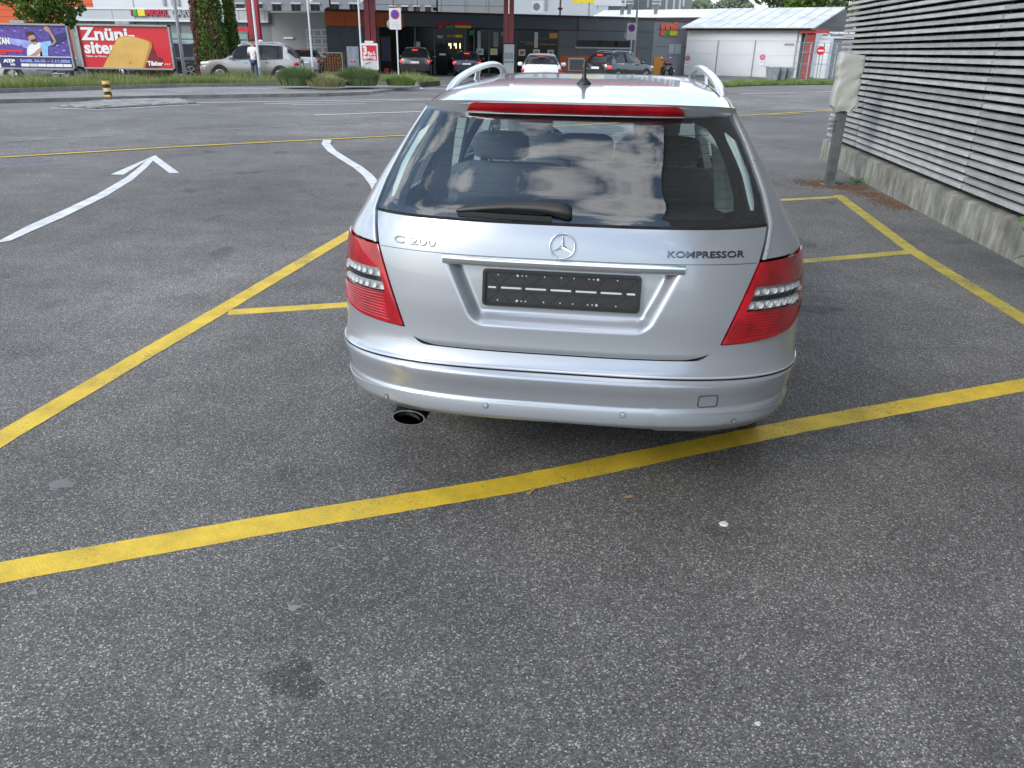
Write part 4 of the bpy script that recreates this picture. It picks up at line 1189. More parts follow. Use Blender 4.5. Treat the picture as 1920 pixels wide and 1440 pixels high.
def inpoly(poly):
    P = [Vector(p) for p in poly]; x0, x1 = min(p.x for p in P), max(p.x for p in P); y0, y1 = min(p.y for p in P), max(p.y for p in P)
    def f():
        while True:
            q = Vector((random.uniform(x0, x1), random.uniform(y0, y1)))
            if inside(q, P): return q
    return f
fV1 = inpoly(V1); mb = MB()
def p1_():
    q = fV1(); k = .55 + .6 * abs(sin(q.x * .9) * cos(q.y * .7)); return (q.x, q.y, .2), k
blades(mb, 26000, p1_, .26, .022); tag(mb.build('verge_grass', 'leaf_grass', recalc=False), 'long uneven green grass growing along the raised verge', 'grass', kind='stuff')
mb = MB(); blades(mb, 5000, p1_, .38, .02, .6); tag(mb.build('dry_grass', 'leaf_dry', recalc=False), 'pale dry stems standing among the verge grass', 'grass', kind='stuff')
fV2 = inpoly(V2)
mb = MB(); blades(mb, 6000, lambda: ((lambda q: ((q.x, q.y, .04), .5 + .9 * abs(sin(q.x * 1.7))))(fV2())), .20, .03); tag(mb.build('verge_grass', 'leaf_grass', recalc=False), 'grass strip between the road and the white shed forecourt', 'grass', kind='stuff')
def tuft(label, base, r, h, leaf, n, grp=None, cat='bush', w=.012):
    t = thing('grass_bush', label, cat, base, 0, grp)
    def pos():
        a = random.uniform(0, 2 * pi); q = random.random() ** .5 * r; return (q * cos(a), q * sin(a), 0), (1 - .45 * (q / r) ** 2)
    mb = MB()
    for i in range(n):
        (x, y, z), k = pos(); hh = h * k * random.uniform(.7, 1.1); l = .55 * hh * (.3 + sqrt(x * x + y * y) / r); a = math.atan2(y, x) + random.gauss(0, .5); dx, dy = cos(a), sin(a); px, py = -dy * w, dx * w
        mb.add([(x - px, y - py, 0), (x + px, y + py, 0), (x + dx * l * .35 + px, y + dy * l * .35 + py, hh * .65), (x + dx * l * .35 - px, y + dy * l * .35 - py, hh * .65), (x + dx * l, y + dy * l, hh * .98)], [(0, 1, 2, 3), (3, 2, 4)])
    mb.build('blades', leaf, t, recalc=False); return t
def GZ(px, py, z): g = G(px, py, z); return (g.x, g.y, z)
tuft('rounded blue green grass bush behind the silver hatchback, left one of two', GZ(558, 160, .2), .62, .75, 'leaf_shrub', 2600, 'rounded grass bushes on the verge')
tuft('rounded blue green grass bush in front of the discount sign, right one of two', GZ(672, 160, .2), .72, .75, 'leaf_shrub', 2800, 'rounded grass bushes on the verge')
tuft('low spiky yellow green clump at the pointed end of the verge', GZ(752, 160, .2), .55, .45, 'leaf_grass', 900)
tuft('low pale clump between the two rounded grass bushes', GZ(612, 162, .2), .7, .45, 'leaf_dry', 900)
# trees
b = AT(112, 130, 40); make_tree('maple_tree', 'leafy green tree rising behind the left edge of the red billboard', (b.x, b.y, 0), 6.6, 2.0, 'leaf_maple', 7500, .13, .14, cz=3.95, sq=.75)
b = G(385, 152); cone_tree('narrow brown dried out conifer left of the tall green ones', (b.x, b.y, .0), 4.9, .30, .22, 'leaf_brown', 5000, .07)
b = G(410, 153); cone_tree('broad dark green conifer with brown patches, middle of the three', (b.x, b.y, 0), 5.4, .62, .34, 'leaf_thuja', 12000, .075, [(-1.3, .7, .3), (-1.2, 2.4, .4), (-1.9, .3, .2), (-.8, .6, .2)], 1100)
b = G(441, 152); cone_tree('slim green conifer right of the broad one, with clean foliage', (b.x, b.y + .3, 0), 5.0, .36, .16, 'leaf_thuja', 6500, .07)
def hedge(label, base, sx, h):
    t = thing('clipped_hedge', label, 'hedge', base, 0, 'small hedges behind the billboards')
    def pos():
        x, y, z = random.uniform(-1, 1), random.uniform(-1, 1), random.uniform(0, 1); k = random.choice('xyz')
        if k == 'x': x = math.copysign(1, x)
        elif k == 'y': y = math.copysign(1, y)
        else: z = 1
        return (x * sx * random.uniform(.88, 1.03), y * .4 * random.uniform(.88, 1.03), z * h * random.uniform(.92, 1.04)), 1
    mb = MB(); leaves(mb, 2600, pos, .06, 1); mb.build('crown', 'leaf_hedge', t, recalc=False); MB().box((0, 0, h / 2 - .05), (sx * 1.7, .65, h * .85)).build('inner_branches', 'leaf_brown', t)
b = G(200, 153); hedge('small hedge under the left half of the red billboard', (b.x, b.y, .05), .55, 1.0)
b = G(294, 155); hedge('small hedge under the right half of the red billboard', (b.x, b.y, .05), .62, 1.0)
for i, (px, Y, h, r, lf, lab) in enumerate([(1462, 118, 13.5, 4.6, 'leaf_far', 'broad green tree behind the ridge of the white shed roof'), (1512, 112, 12.5, 5.0, 'leaf_maple', 'dark green tree behind the right end of the shed roof'), (1568, 105, 11.5, 5.2, 'leaf_far', 'dense tree above the grey building beside the timber slats'), (1628, 100, 13.5, 5.0, 'leaf_maple', 'dark tree partly behind the top corner of the timber building'), (1395, 150, 9.2, 2.4, 'leaf_pale', 'small distant treetop just above the shed ridge'),
    (1305, 150, 11.5, 3.0, 'leaf_pale', 'pale distant tree next to the striped dark block'), (1338, 155, 11.2, 3.4, 'leaf_pale', 'pale distant tree in the middle above the shed roof'), (1368, 150, 11.0, 2.6, 'leaf_pale', 'pale distant tree right of the middle above the shed roof')]):
    b = AT(px, 130, Y); make_tree('tree', lab, (b.x, b.y, 0), h, r, lf, 4200, .34, .2, 'trees far behind the shed', cz=h - r * .9)
# weeds and moss on the lot
asphalt('moss', .05, .12, 140, .03, stain=False)
mm, t, bb = newmat('moss_red'); v = t.coord(); setc(t, bb, 'Base Color', t.ramp(t.noise(v, 60, 4, .7), [(.35, (.05, .035, .025)), (.6, (.15, .075, .035)), (.75, (.24, .13, .06))])); bb.inputs['Roughness'].default_value = .95; MATS['moss_red'] = mm
def crumbs(name, label, n, pts, r, m, sz=.012):
    mb = MB()
    for i in range(n):
        px, py, rr = random.choice(pts); c = G(px, py); x = c.x + random.gauss(0, rr); y = c.y + random.gauss(0, rr * 1.2)
        q = Vector((x, y)); dd = (q - WA).dot(WN)
        if dd > -.01: continue
        s = sz * random.uniform(.4, 1.3); a = random.random() * 6
        mb.add([(x + s * cos(a), y + s * sin(a), .001), (x + s * cos(a + 2.1), y + s * sin(a + 2.1), .001), (x + s * cos(a + 4.2), y + s * sin(a + 4.2), .001), (x, y, .001 + s * .5)], [(0, 1, 3), (1, 2, 3), (2, 0, 3)])
    return tag(mb.build(name, m, recalc=False), label, 'moss', kind='stuff')
crumbs('moss', 'rusty brown moss and needles around the foot of the covered post and along the plinth', 4200, [(1535, 345, .13), (1560, 348, .12), (1590, 352, .12), (1530, 343, .16), (1630, 365, .12), (1660, 378, .13), (1690, 388, .10), (1610, 352, .08)], .1, 'moss_red')
def plant(name, label, base, nst, h, ll, lw, leaf='leaf_weed', spread=.08):
    t = thing(name, label, 'plant', base); 
    for i in range(nst):
        a = 2 * pi * i / nst + random.random(); tip = Vector((spread * cos(a), spread * sin(a), h * random.uniform(.6, 1)))
        MB().tube([(0, 0, 0), tip * .5 + Vector((0, 0, .02)), tip], [.003, .0025, .0015], 5).build('stem', leaf, t)
        for k in range(4):
            p = tip * (.35 + .22 * k); an = a + k * 2.4; d = Vector((cos(an), sin(an), .25)).normalized(); sd_ = Vector((-sin(an), cos(an), 0)); mb = MB(); vs = []
            for j in range(6):
                q = j / 5; w_ = lw * sin(pi * min(1, q * .9 + .06)); c = p + d * ll * q + Vector((0, 0, -ll * .5 * q * q)); vs += [c - sd_ * w_ / 2 + Vector((0, 0, .004)), c, c + sd_ * w_ / 2 + Vector((0, 0, .004))]
            mb.add(vs, [(3 * j, 3 * j + 1, 3 * j + 4, 3 * j + 3) for j in range(5)] + [(3 * j + 1, 3 * j + 2, 3 * j + 5, 3 * j + 4) for j in range(5)]); mb.build('leaf', leaf, t, smooth=60, recalc=False)
b = G(1606, 346); plant('weed', 'small pale green weed growing in the moss by the covered post', (b.x, b.y, 0), 7, .10, .09, .022)
b = G(1950, 522); plant('leafy_plant', 'young plant with glossy oval green leaves at the right edge in front of the plinth', (b.x - .02, b.y + .02, 0), 6, .46, .13, .06, 'leaf_weed', .16)
# ---------------------------------------------------------------- buildings across the road
mat('wall_orange', (.62, .10, .025), .6, var=.06, vs=1); mat('seam_dark', (.08, .05, .04), .8)
mat('wall_white', (.62, .64, .66), .6, var=.05, vs=.5); mat('wall_pale', (.42, .45, .47), .6, var=.05, vs=.5)
mat('wall_grey', (.17, .18, .19), .7, var=.06, vs=.5); mat('wall_midgrey', (.25, .255, .265), .7, var=.06, vs=.4)
mat('wall_slate', (.075, .095, .115), .5, var=.08, vs=.5); mat('wall_anthracite', (.11, .12, .13), .5, var=.08, vs=.5)
mat('band_orange', (.50, .10, .02), .5, var=.06, vs=1); mat('panel_yellow', (.62, .26, .03), .5, var=.06)
mat('maroon', (.30, .010, .025), .4, 0, .3, .08); mat('sign_red', (.62, .02, .04), .45, var=.04)
mat('sign_green', (.04, .30, .06), .5); mat('sign_yellow', (.70, .55, .03), .5); mat('teal_glass', (.20, .30, .29), .12, var=.25, vs=.6, spec=.8)
mat('steel_grey', (.32, .33, .34), .4, .6); mat('pole_white', (.66, .68, .69), .35, .1, var=.05); mat('letter_white', (.78, .78, .77), .5, var=.02)
mat('poster_white', (.62, .62, .60), .5, var=.04); mat('blind_white', (.55, .56, .56), .6); mat('warm_lamp', (.9, .7, .3), .5, emit=(1, .75, .35), es=1.6)
mat('letter_grey', (.30, .31, .32), .5); mat('letter_red', (.50, .015, .05), .45); mat('letter_orange', (.70, .12, .06), .45)
class Fac:
    """a wall face from A to B (plan), things placed on it by sighting"""
    def __init__(s, A, B): s.A = Vector((A[0], A[1])); s.B = Vector((B[0], B[1])); d = s.B - s.A; s.L = d.length; s.d = d.normalized(); s.n = Vector((s.d.y, -s.d.x)); s.rz = math.atan2(s.d.y, s.d.x)
    def on(s, px, py):
        r = sight(px, py); t = (s.A.dot(s.n)) / (r.x * s.n.x + r.y * s.n.y); P = r * t; q = Vector((P.x, P.y)); return ((q - s.A).dot(s.d), CAMH + P.z)
    def rect(s, px0, py0, px1, py1):
        a, z1 = s.on(px0, (py0)); b, z0 = s.on(px1, py1); return a, b, z0, z1
    def thing(s, name, label, cat, group=None): return thing(name, label, cat, (s.A.x, s.A.y, 0), s.rz, group)
    def box(s, mb, a, b, z0, z1, d0=0.0, d1=.05): return mb.box(((a + b) / 2, -(d0 + d1) / 2, (z0 + z1) / 2), (b - a, d1 - d0, z1 - z0))   # proud of the wall, towards us
    def M(s, a, z, d=.06): 
        return Matrix.Translation(Vector((a, -d, z))) @ Matrix.Rotation(radians(90), 4, 'X')
def wall(F, par, z0, z1, m, depth=8, name='wall', a=0, b=None):
    b = F.L if b is None else b; return MB().box(((a + b) / 2, depth / 2, (z0 + z1) / 2), (b - a, depth, z1 - z0)).build(name, m, par)
def P2(px, Y): g = AT(px, 94, Y); return (g.x, Y)
# orange hall
F = Fac(P2(-60, 84), P2(198, 84)); T = F.thing('orange_building', 'bright orange clad hall behind the trees at the upper left', 'building'); wall(F, T, 0, 12, 'wall_orange', 12)
mb = MB(); z = 3.2
while z < 11.8: F.box(mb, 0, F.L, z, z + .03, 0, .012); z += .62
mb.build('cladding_seams', 'seam_dark', T, kind='stuff')
a, _ = F.on(47, 20); mb = MB(); F.box(mb, a, a + .04, 0, 11.9, .013, .02); mb.build('cladding_seam', 'seam_dark', T)
# tall pale block
F = Fac(P2(190, 82), P2(447, 82)); T = F.thing('pale_building', 'pale grey and white block behind the car wash', 'building'); wall(F, T, 0, 13, 'wall_white', 12)
mb = MB()
for px in (250, 392): a, _ = F.on(px, 10); F.box(mb, a, a + .07, 0, 12.9, 0, .02)
mb.build('wall_seam', 'wall_midgrey', T)
for px in (306, 322, 332): a, _ = F.on(px, 5); mb = MB(); F.box(mb, a, a + .25, 5, 9.5, .0, .15); mb.build('downpipe', 'steel_grey', T)
# grey office block with a row of windows
F = Fac(P2(432, 80), P2(952, 86)); T = F.thing('grey_building', 'long grey panel building with a row of small windows above the shop', 'building'); wall(F, T, 0, 12, 'wall_midgrey', 12)
mb = MB(); a = .8
while a < F.L: F.box(mb, a, a + .03, 4, 11.8, 0, .015); a += 1.85
mb.build('panel_joints', 'wall_grey', T, kind='stuff')
for (x0, x1) in [(442, 459), (485, 493), (510, 528), (546, 564), (582, 600), (620, 636), (655, 671), (730, 742), (753, 765), (775, 787), (797, 808)]:
    y0, y1 = (7.5, 23) if x0 < 700 else (12.5, 30)
    a, b, z0, z1 = F.rect(x0, y0, x1, y1); w = MB(); F.box(w, a, b, z0, z1, .02, .03); w = w.build('window', 'far_glass', T)
    mb = MB(); F.box(mb, a - .05, b + .05, z1, z1 + .13, 0, .16); mb.build('lintel', 'blind_white', w)
    mb = MB(); m_ = (a + b) / 2; F.box(mb, m_ - .03, m_ + .03, z0, z1, .03, .05); mb.build('mullion', 'seam_dark', w)
F2_ = F
# pale block right of the canopy column
F = Fac(P2(960, 84), P2(1136, 84)); T = F.thing('light_grey_building', 'plain light grey building above the shop roof right of the red column', 'building'); wall(F, T, 0, 11, 'wall_pale', 12)
a, b, z0, z1 = F.rect(1022, -40, 1026, 20); mb = MB(); F.box(mb, a, b, z0, z1, 0, .05); mb.build('downpipe', 'steel_grey', T)
F = Fac(P2(1137, 92), P2(1289, 92)); T = F.thing('striped_building', 'dark grey building with pale vertical stripes at the top, beside the pale trees', 'building'); wall(F, T, 0, 11, 'wall_grey', 12)
for px in (1213, 1224, 1236, 1248, 1262, 1273, 1280):
    a, _ = F.on(px, 5); mb = MB(); F.box(mb, a, a + .22, 5.2 + random.random(), 10.8, 0, .06); mb.build('facade_stripe', 'wall_pale', T)
# car wash hall
F = Fac(P2(140, 66), P2(513, 62)); T = F.thing('car_wash_building', 'pale grey car wash hall with a glass front and large letters on its parapet', 'building')
_, zp0 = F.on(250, 37); _, zp1 = F.on(250, 18)
wall(F, T, 0, zp1 - .01, 'wall_grey', 9)
mb = MB(); F.box(mb, 0, F.L, zp0, zp1, .005, .35); mb.build('parapet', 'wall_pale', T)
mb = MB(); F.box(mb, 0, F.L, zp1, zp1 + .12, -.1, .42); F.box(mb, 0, F.L, zp0 - .12, zp0, 0, .4); mb.build('parapet_edge', 'wall_white', T)
mb = MB()
for px in (216, 258, 452, 500): a, _ = F.on(px, 25); F.box(mb, a, a + .03, zp0, zp1, .35, .36)
mb.build('parapet_joint', 'wall_grey', T)
i = 0; a = .3
while a < F.L - 2:
    for (z0, z1) in ((.3, 1.9), (2.0, zp0 - .9)): 
        w = MB(); F.box(w, a, a + 1.75, z0, min(z1, zp0 - .2), .02, .06); w.build('glass_pane', 'teal_glass', T)
    mb = MB(); F.box(mb, a + 1.76, a + 1.86, 0, zp0 - .13, .0, .1); mb.build('window_post', 'wall_grey', T); a += 1.9
F_ = F
def lett(F, T, body, px, py0, py1, m, x1=None, name='sign_lettering', d=.4, bold=.02):
    a, z1 = F.on(px, py0); _, z0 = F.on(px, py1); size = (z1 - z0) / .70
    o = text(body, size, m, T, Matrix.Identity(4), name, .05, bold); 
    w = max(v.co.x for v in o.data.vertices); sx = 1
    if x1: b, _ = F.on(x1, py1); sx = (b - a) / w
    for v in o.data.vertices: v.co.x *= sx
    o.data.transform(F.M(a, z0, d)); return o
lett(F, T, 'MIGROL', 281, 18.5, 30.5, 'letter_red', 323, d=.45)
lett(F, T, 'CARWASH', 329, 18.5, 30.5, 'letter_grey', 398, d=.45)
for (x0, x1, m) in ((253, 257, 'letter_red'), (257, 266, 'sign_green'), (266, 281, 'sign_yellow')):
    a, b, z0, z1 = F.rect(x0, 18.5, x1, 30.5); mb = MB(); F.box(mb, a, b, z0, z1, .37, .55); mb.build('logo_block', m, T)
# grey link wall with the garage door
F = Fac(P2(513, 62), P2(621, 60)); T = F.thing('grey_link_building', 'grey rendered wall with a sectional garage door between car wash and shop', 'building')
_, zt = F.on(560, 24); _, z2 = F.on(600, 53)
wall(F, T, 0, zt, 'wall_midgrey', 8); mb = MB(); F.box(mb, 0, F.L, zt, zt + .12, -.1, .12); mb.build('coping', 'wall_white', T)
a, b, _, z1 = F.rect(574, 53, 618, 60)
for k in range(5):
    h = z1 / 5; mb = MB(); F.box(mb, a, b, k * h + .02, (k + 1) * h - .05, .01, .06); d = mb.build('door_panel', 'wall_pale', T)
    for j in range(3): mb = MB(); w_ = (b - a) / 3; F.box(mb, a + j * w_ + .1, a + (j + 1) * w_ - .1, k * h + .12, (k + 1) * h - .15, .06, .075); mb.build('door_light', 'wall_midgrey', d)
a, b, z0, z1 = F.rect(534, 69.5, 552, 73); mb = MB(); F.box(mb, a, b, z0, z1, 0, .15); mb.build('small_canopy', 'letter_white', T)
# filling station shop
F = Fac(P2(614, 58), P2(1223, 64)); T = F.thing('shop_building', 'dark grey filling station shop with an orange band and colourful lettering under the canopy', 'building')
_, zt = F.on(760, 24.6); _, zo = F.on(680, 50); _, zt2 = F.on(1150, 26.5)
wall(F, T, 2.95, zt, 'wall_slate', 9, 'upper_wall'); wall(F, T, 0, 3.0, 'gap_dark', 8, 'shop_interior', .2, F.L - .2)
aw = F.on(1048, 80)[0]; ag = F.on(745, 80)[0]
mb = MB(); F.box(mb, 0, F.L + .1, zt, zt + .14, -.2, .12); mb.build('roof_edge', 'seam_dark', T)
mb = MB(); F.box(mb, 0, F.on(712, 80)[0], 0, zo - .03, .0, .05); mb.build('grey_panel', 'wall_slate', T)
for k in range(4):
    a0 = k * F.on(758, 40)[0] / 4; a1 = a0 + F.on(758, 40)[0] / 4 - .03
    mb = MB(); F.box(mb, a0, a1, zo, zt - .02, .01, .08); mb.build('orange_panel', 'band_orange', T)
mb = MB(); F.box(mb, aw, F.L, 0, 2.95, -.2, .04); mb.build('right_wall', 'wall_anthracite', T)
mb = MB(); F.box(mb, F.on(1085, 40)[0], F.L, 2.96, zt - .01, .0, .04); mb.build('right_fascia', 'wall_anthracite', T)
mb = MB()
for py in (58, 89): z = F.on(1120, py)[1]; F.box(mb, aw, F.L, z, z + .03, .04, .047)
for px in (1083, 1186): a = F.on(px, 50)[0]; F.box(mb, a, a + .03, 0.1, zt - .05, .04, .047)
for px in (640, 664, 688): a = F.on(px, 80)[0]; F.box(mb, a, a + .025, 0, zo - .04, .05, .057)
F.box(mb, 0, F.on(711, 80)[0], 1.45, 1.475, .05, .057)
mb.build('panel_joints', 'seam_dark', T)
a, b, z0, z1 = F.rect(1081, 75, 1180, 89); mb = MB(); F.box(mb, a, b, z0, z1, .03, .052); w = mb.build('slit_window', 'shop_dark', T)
mb = MB(); F.box(mb, a - .1, b + .1, z0 - .12, z0 - .02, .04, .12); mb.build('sill', 'wall_pale', w)
a, b, z0, z1 = F.rect(1049, 104, 1196, 138); mb = MB(); F.box(mb, a, b, 0, z1, .048, .075); mb.build('orange_base', 'band_orange', T)
a, b, z0, z1 = F.rect(1065, 108, 1094, 133); mb = MB(); F.box(mb, a, b, z0, z1, .08, .11); o = mb.build('notice_board', 'poster_white', T); mb = MB(); F.box(mb, a + .12, b - .05, z0 + .05, z1 - .12, .11, .118); mb.build('board_face', 'wall_grey', o)
# shop front glazing
mull = [745, 780, 816, 833, 873, 890, 918, 945, 969, 1048]
for x0, x1 in zip(mull, mull[1:]):
    a, b = F.on(x0, 80)[0], F.on(x1, 80)[0]; mb = MB(); F.box(mb, a, b - .12, .1, 2.93, .0, .03); mb.build('shop_window', 'shop_dark', T)
    mb = MB(); F.box(mb, b - .12, b, 0, 2.94, .0, .09); mb.build('window_frame', 'wall_slate', T)
goods = [('sign_yellow', 945 - 5, 60, 952, 68), ('panel_yellow', 1030, 62, 1047, 72), ('wall_pale', 895, 58, 901, 92), ('wall_midgrey', 925, 60, 934, 88), ('blind_white', 1002, 60, 1008, 90), ('sign_green', 880, 57, 888, 66), ('panel_yellow', 985, 82, 1046, 84), ('wall_midgrey', 975, 78, 1000, 79.5), ('wall_midgrey', 1010, 72, 1040, 73), ('blind_white', 776, 78, 788, 88), ('wall_pale', 820, 66, 832, 72)]
for (m, x0, y0, x1, y1) in goods:
    a, b, z0, z1 = F.rect(x0, y0, x1, y1); mb = MB(); F.box(mb, a, b, z0, z1, .031, .036); mb.build('shelf_goods', m, T)
for (m, x0, y0, x1, y1, m2) in [('poster_white', 893, 91, 906, 103, 'teal_glass'), ('poster_white', 919, 91, 932, 103, 'sign_yellow'), ('poster_white', 972, 92.5, 984, 104.5, 'sign_red'), ('poster_white', 999, 92.5, 1011, 104, 'panel_yellow'), ('poster_white', 1026, 93.5, 1037.5, 104.5, 'wall_grey')]:
    a, b, z0, z1 = F.rect(x0, y0, x1, y1); mb = MB(); F.box(mb, a, b, z0, z1, .09, .11); o = mb.build('poster', m, T); mb = MB(); F.box(mb, a + .1, b - .1, z0 + .1, z1 - .1, .11, .116); mb.build('poster_print', m2, o)
a, b, z0, z1 = F.rect(713, 68, 734, 122); mb = MB(); F.box(mb, a, b, z0, z1, .06, .12); o = mb.build('poster_case', 'seam_dark', T); mat('dark_blue', (.03, .04, .12), .3); mb = MB(); F.box(mb, a + .12, b - .12, z0 + .2, z1 - .15, .12, .126); mb.build('poster_print', 'dark_blue', o)
lett(F, T, 'migrolino', 821, 39.5, 45.5, 'letter_red', 883, d=.10, bold=.025)
for (x0, x1, m) in ((821, 830, 'letter_red'), (834, 850, 'sign_green'), (853, 883, 'sign_yellow')):
    a, b, z0, z1 = F.rect(x0, 47.6, x1, 53); mb = MB(); F.box(mb, a, b, z0, z1, .01, .09); mb.build('logo_block', m, T)
for (x0, x1, m) in ((838, 844, 'letter_orange'), (845, 852, 'sign_green'), (853, 867, 'sign_yellow')):
    a, b, z0, z1 = F.rect(x0, 65, x1, 70.2); mb = MB(); F.box(mb, a, b, z0, z1, .04, .08); mb.build('door_logo_block', m, T)
for x0 in (841, 844, 851, 854, 861.5):
    a, b, z0, z1 = F.rect(x0, 81, x0 + 1.6, 91 if x0 in (844, 854, 861.5) else 86); mb = MB(); F.box(mb, a, b, z0, z1, .04, .09); mb.build('shelf_lamp', 'warm_lamp', T)
# right side wall of the shop
F2s = Fac((F.B.x, F.B.y), P2(1288, 65.6)); S2 = F2s
T2 = thing('x', None, None, (S2.A.x, S2.A.y, 0), S2.rz); T2.name = 'side_wing'; T2.parent = None
tag(T2, 'angled grey side wing of the shop with short orange lettering and two pale shutters', 'building')
MB().box((S2.L / 2, 2.0, zt / 2), (S2.L, 4.0, zt)).build('wall', 'wall_midgrey', T2)
mb = MB(); S2.box(mb, 0, S2.L, zt - .08, zt + .05, -.1, .08); mb.build('roof_edge', 'seam_dark', T2)
mb = MB()
for py in (56, 88): z = S2.on(1250, py)[1]; S2.box(mb, .3, S2.L, z, z + .03, 0, .007)
mb.build('panel_joints', 'seam_dark', T2)
lett(S2, T2, 'mi', 1239, 41, 54, 'letter_orange', 1269, d=.10, bold=.05)
for (x0, x1, m) in ((1238, 1245, 'letter_orange'), (1246, 1253, 'sign_green'), (1255, 1268, 'sign_yellow')):
    a, b, z0, z1 = S2.rect(x0, 57, x1, 67); mb = MB(); S2.box(mb, a, b, z0, z1, .01, .12); mb.build('logo_block', m, T2)
for x0 in (1254, 1266): a, b, z0, z1 = S2.rect(x0, 83, x0 + 9, 101); mb = MB(); S2.box(mb, a, b, z0, z1, .0, .06); mb.build('shutter', 'wall_pale', T2)
a, b, z0, z1 = S2.rect(1224, 106, 1241, 138); mb = MB(); S2.box(mb, .2, b, 0, z1, .01, .06); mb.build('yellow_panel', 'panel_yellow', T2)
# things on the roof
def roofthing(name, label, cat, px, py, Y, group=None): b = AT(px, py, Y); return thing(name, label, cat, (b.x, b.y, b.z), 0, group)
T = roofthing('air_conditioner', 'white air conditioning unit with a round grille on the shop roof', 'air conditioner', 1008, 25, 66)
MB().box((0, 0, .42), (.85, .35, .84)).build('case', 'wall_white', T); MB().lathe([(0, -.18), (.26, -.185), (.27, -.175)], (-.1, 0, .45), 'y', 20).build('fan_grille', 'wall_grey', T)
for px, lab in ((1166, 'left of two grey roof cowls beside each other above the slit window'), (1179, 'right of two grey roof cowls beside each other above the slit window'), (1229, 'lone grey roof cowl near the angled corner of the shop')):
    T = roofthing('roof_cowl', lab, 'vent', px, 27, 66, 'cowls on the shop roof'); MB().lathe([(.16, 0), (.14, .25), (.32, .75), (.34, .95), (.2, 1.0), (0, 1.02)], n=14).build('cowl', 'steel_grey', T, smooth=40); MB().lathe([(.345, .7), (.345, .76), (.30, .77)], n=14).build('cowl_ring', 'wall_white', T)
T = roofthing('roof_table', 'white trough shaped frame on legs on the shop roof', 'frame', 1143, 26, 66)
MB().box((0, 0, .75), (2.4, .6, .42)).build('trough', 'wall_white', T); 
for s in (-1, 1): MB().rod((s * .95, 0, -.1), (s * .95, 0, .55), .07).build('leg', 'wall_white', T)
T = roofthing('yellow_sign', 'yellow sign panel edge at the top of the picture above the shop', 'sign', 1105, 10, 70); MB().box((0, 0, .6), (2.8, .1, .9)).build('panel', 'sign_yellow', T); MB().rod((0, .1, -2), (0, .1, .3), .12).build('post', 'steel_grey', T)
T = roofthing('lamp_mast', 'black lamp mast with a collar rising behind the shop roof edge', 'mast', 1050, 27, 65); MB().cyl((0, 0, -.1), (0, 0, 3.4), .07, n=10).build('mast', 'seam_dark', T); MB().lathe([(.1, .3), (.22, .42), (.1, .5)], n=12).build('collar', 'seam_dark', T)
for px, lab in ((620, 'black mast with a camera above the left end of the orange band'), (820, 'black mast with a camera above the migros style lettering')):
    lab = lab.replace('migros style ', 'colourful '); T = roofthing('camera_mast', lab, 'mast', px, 27, 62, 'camera masts on the shop roof'); MB().cyl((0, 0, -.1), (0, 0, 3.4), .06, n=10).build('mast', 'seam_dark', T); MB().ell((-.12, -.05, .35), (.38, .25, .25), .8).build('camera', 'seam_dark', T)
T = thing('roof_railing', 'thin wire railing along the flat roof of the shop left of the red column', 'railing', (AT(825, 25, 61).x, 61, zt))
for k in range(7): MB().cyl((-5 + k * 1.7, 0, 0), (-5 + k * 1.7, 0, 1.5), .025, n=6).build('railing_post', 'steel_grey', T)
for z in (.6, 1.1): MB().cyl((-5, 0, z), (5.2, 0, z), .015, n=6).build('railing_wire', 'steel_grey', T)
# canopy with its columns
T = thing('station_canopy', 'filling station canopy carried by dark red steel columns over the forecourt', 'canopy', (0, 0, 0))
MB().box((AT(800, 94, 55).x, 55, 5.75), (30, 13, .9)).build('canopy_roof', 'wall_white', T)
MB().box((AT(800, 94, 55).x, 48.45, 5.75), (30.2, .12, 1.0)).build('canopy_fascia', 'maroon', T)
for (px, w, Y, zb_) in ((696, 20, 53, 0), (953.5, 19, 55, 1.95)):
    c = AT(px, 70, Y); ww = w / 1570 * Y; MB().box((c.x - ww * .26, c.y, 2.7 + zb_ / 2), (ww * .47, .5, 5.3 - zb_)).build('column', 'maroon', T); MB().box((c.x + ww * .26, c.y + .04, 2.7 + zb_ / 2), (ww * .47, .5, 5.3 - zb_)).build('column', 'maroon', T)
c = AT(954, 133, 55); ww = 19.5 / 1570 * 55
MB().box((c.x, 55, .95), (ww, .55, 1.95)).build('column_casing', 'wall_white', T); MB().box((c.x, 54.71, 1.22), (ww * .86, .03, .4)).build('paper_dispenser', 'steel_grey', T); MB().box((c.x, 54.70, .86), (ww * .9, .03, .12)).build('casing_shelf', 'steel_grey', T)
T = thing('price_pylon', 'tall dark red pylon with a small red arm sign left of the first flagpole', 'pylon', (AT(482, 94, 46).x, 46, 0)); 
for s in (-1, 1): MB().box((s * .17, 0, 3.4), (.27, .35, 6.8)).build('pylon_leg', 'maroon', T)
MB().box((-.62, -.1, AT(458, 55, 46).z), (.85, .08, .19)).build('arm_sign', 'sign_red', T)
T = thing('flagpole', 'first white flagpole from the left, just right of the man in the white shirt', 'flagpole', GZ(489, 152, .2), 0, 'white flagpoles on the verge'); MB().tube([(0, 0, 0), (0, 0, 8)], [.055, .04], 12).build('pole', 'pole_white', T, smooth=50); MB().cyl((0, 0, 0), (0, 0, .55), .062, n=12).build('pole_foot', 'steel_grey', T, smooth=50); FP = T
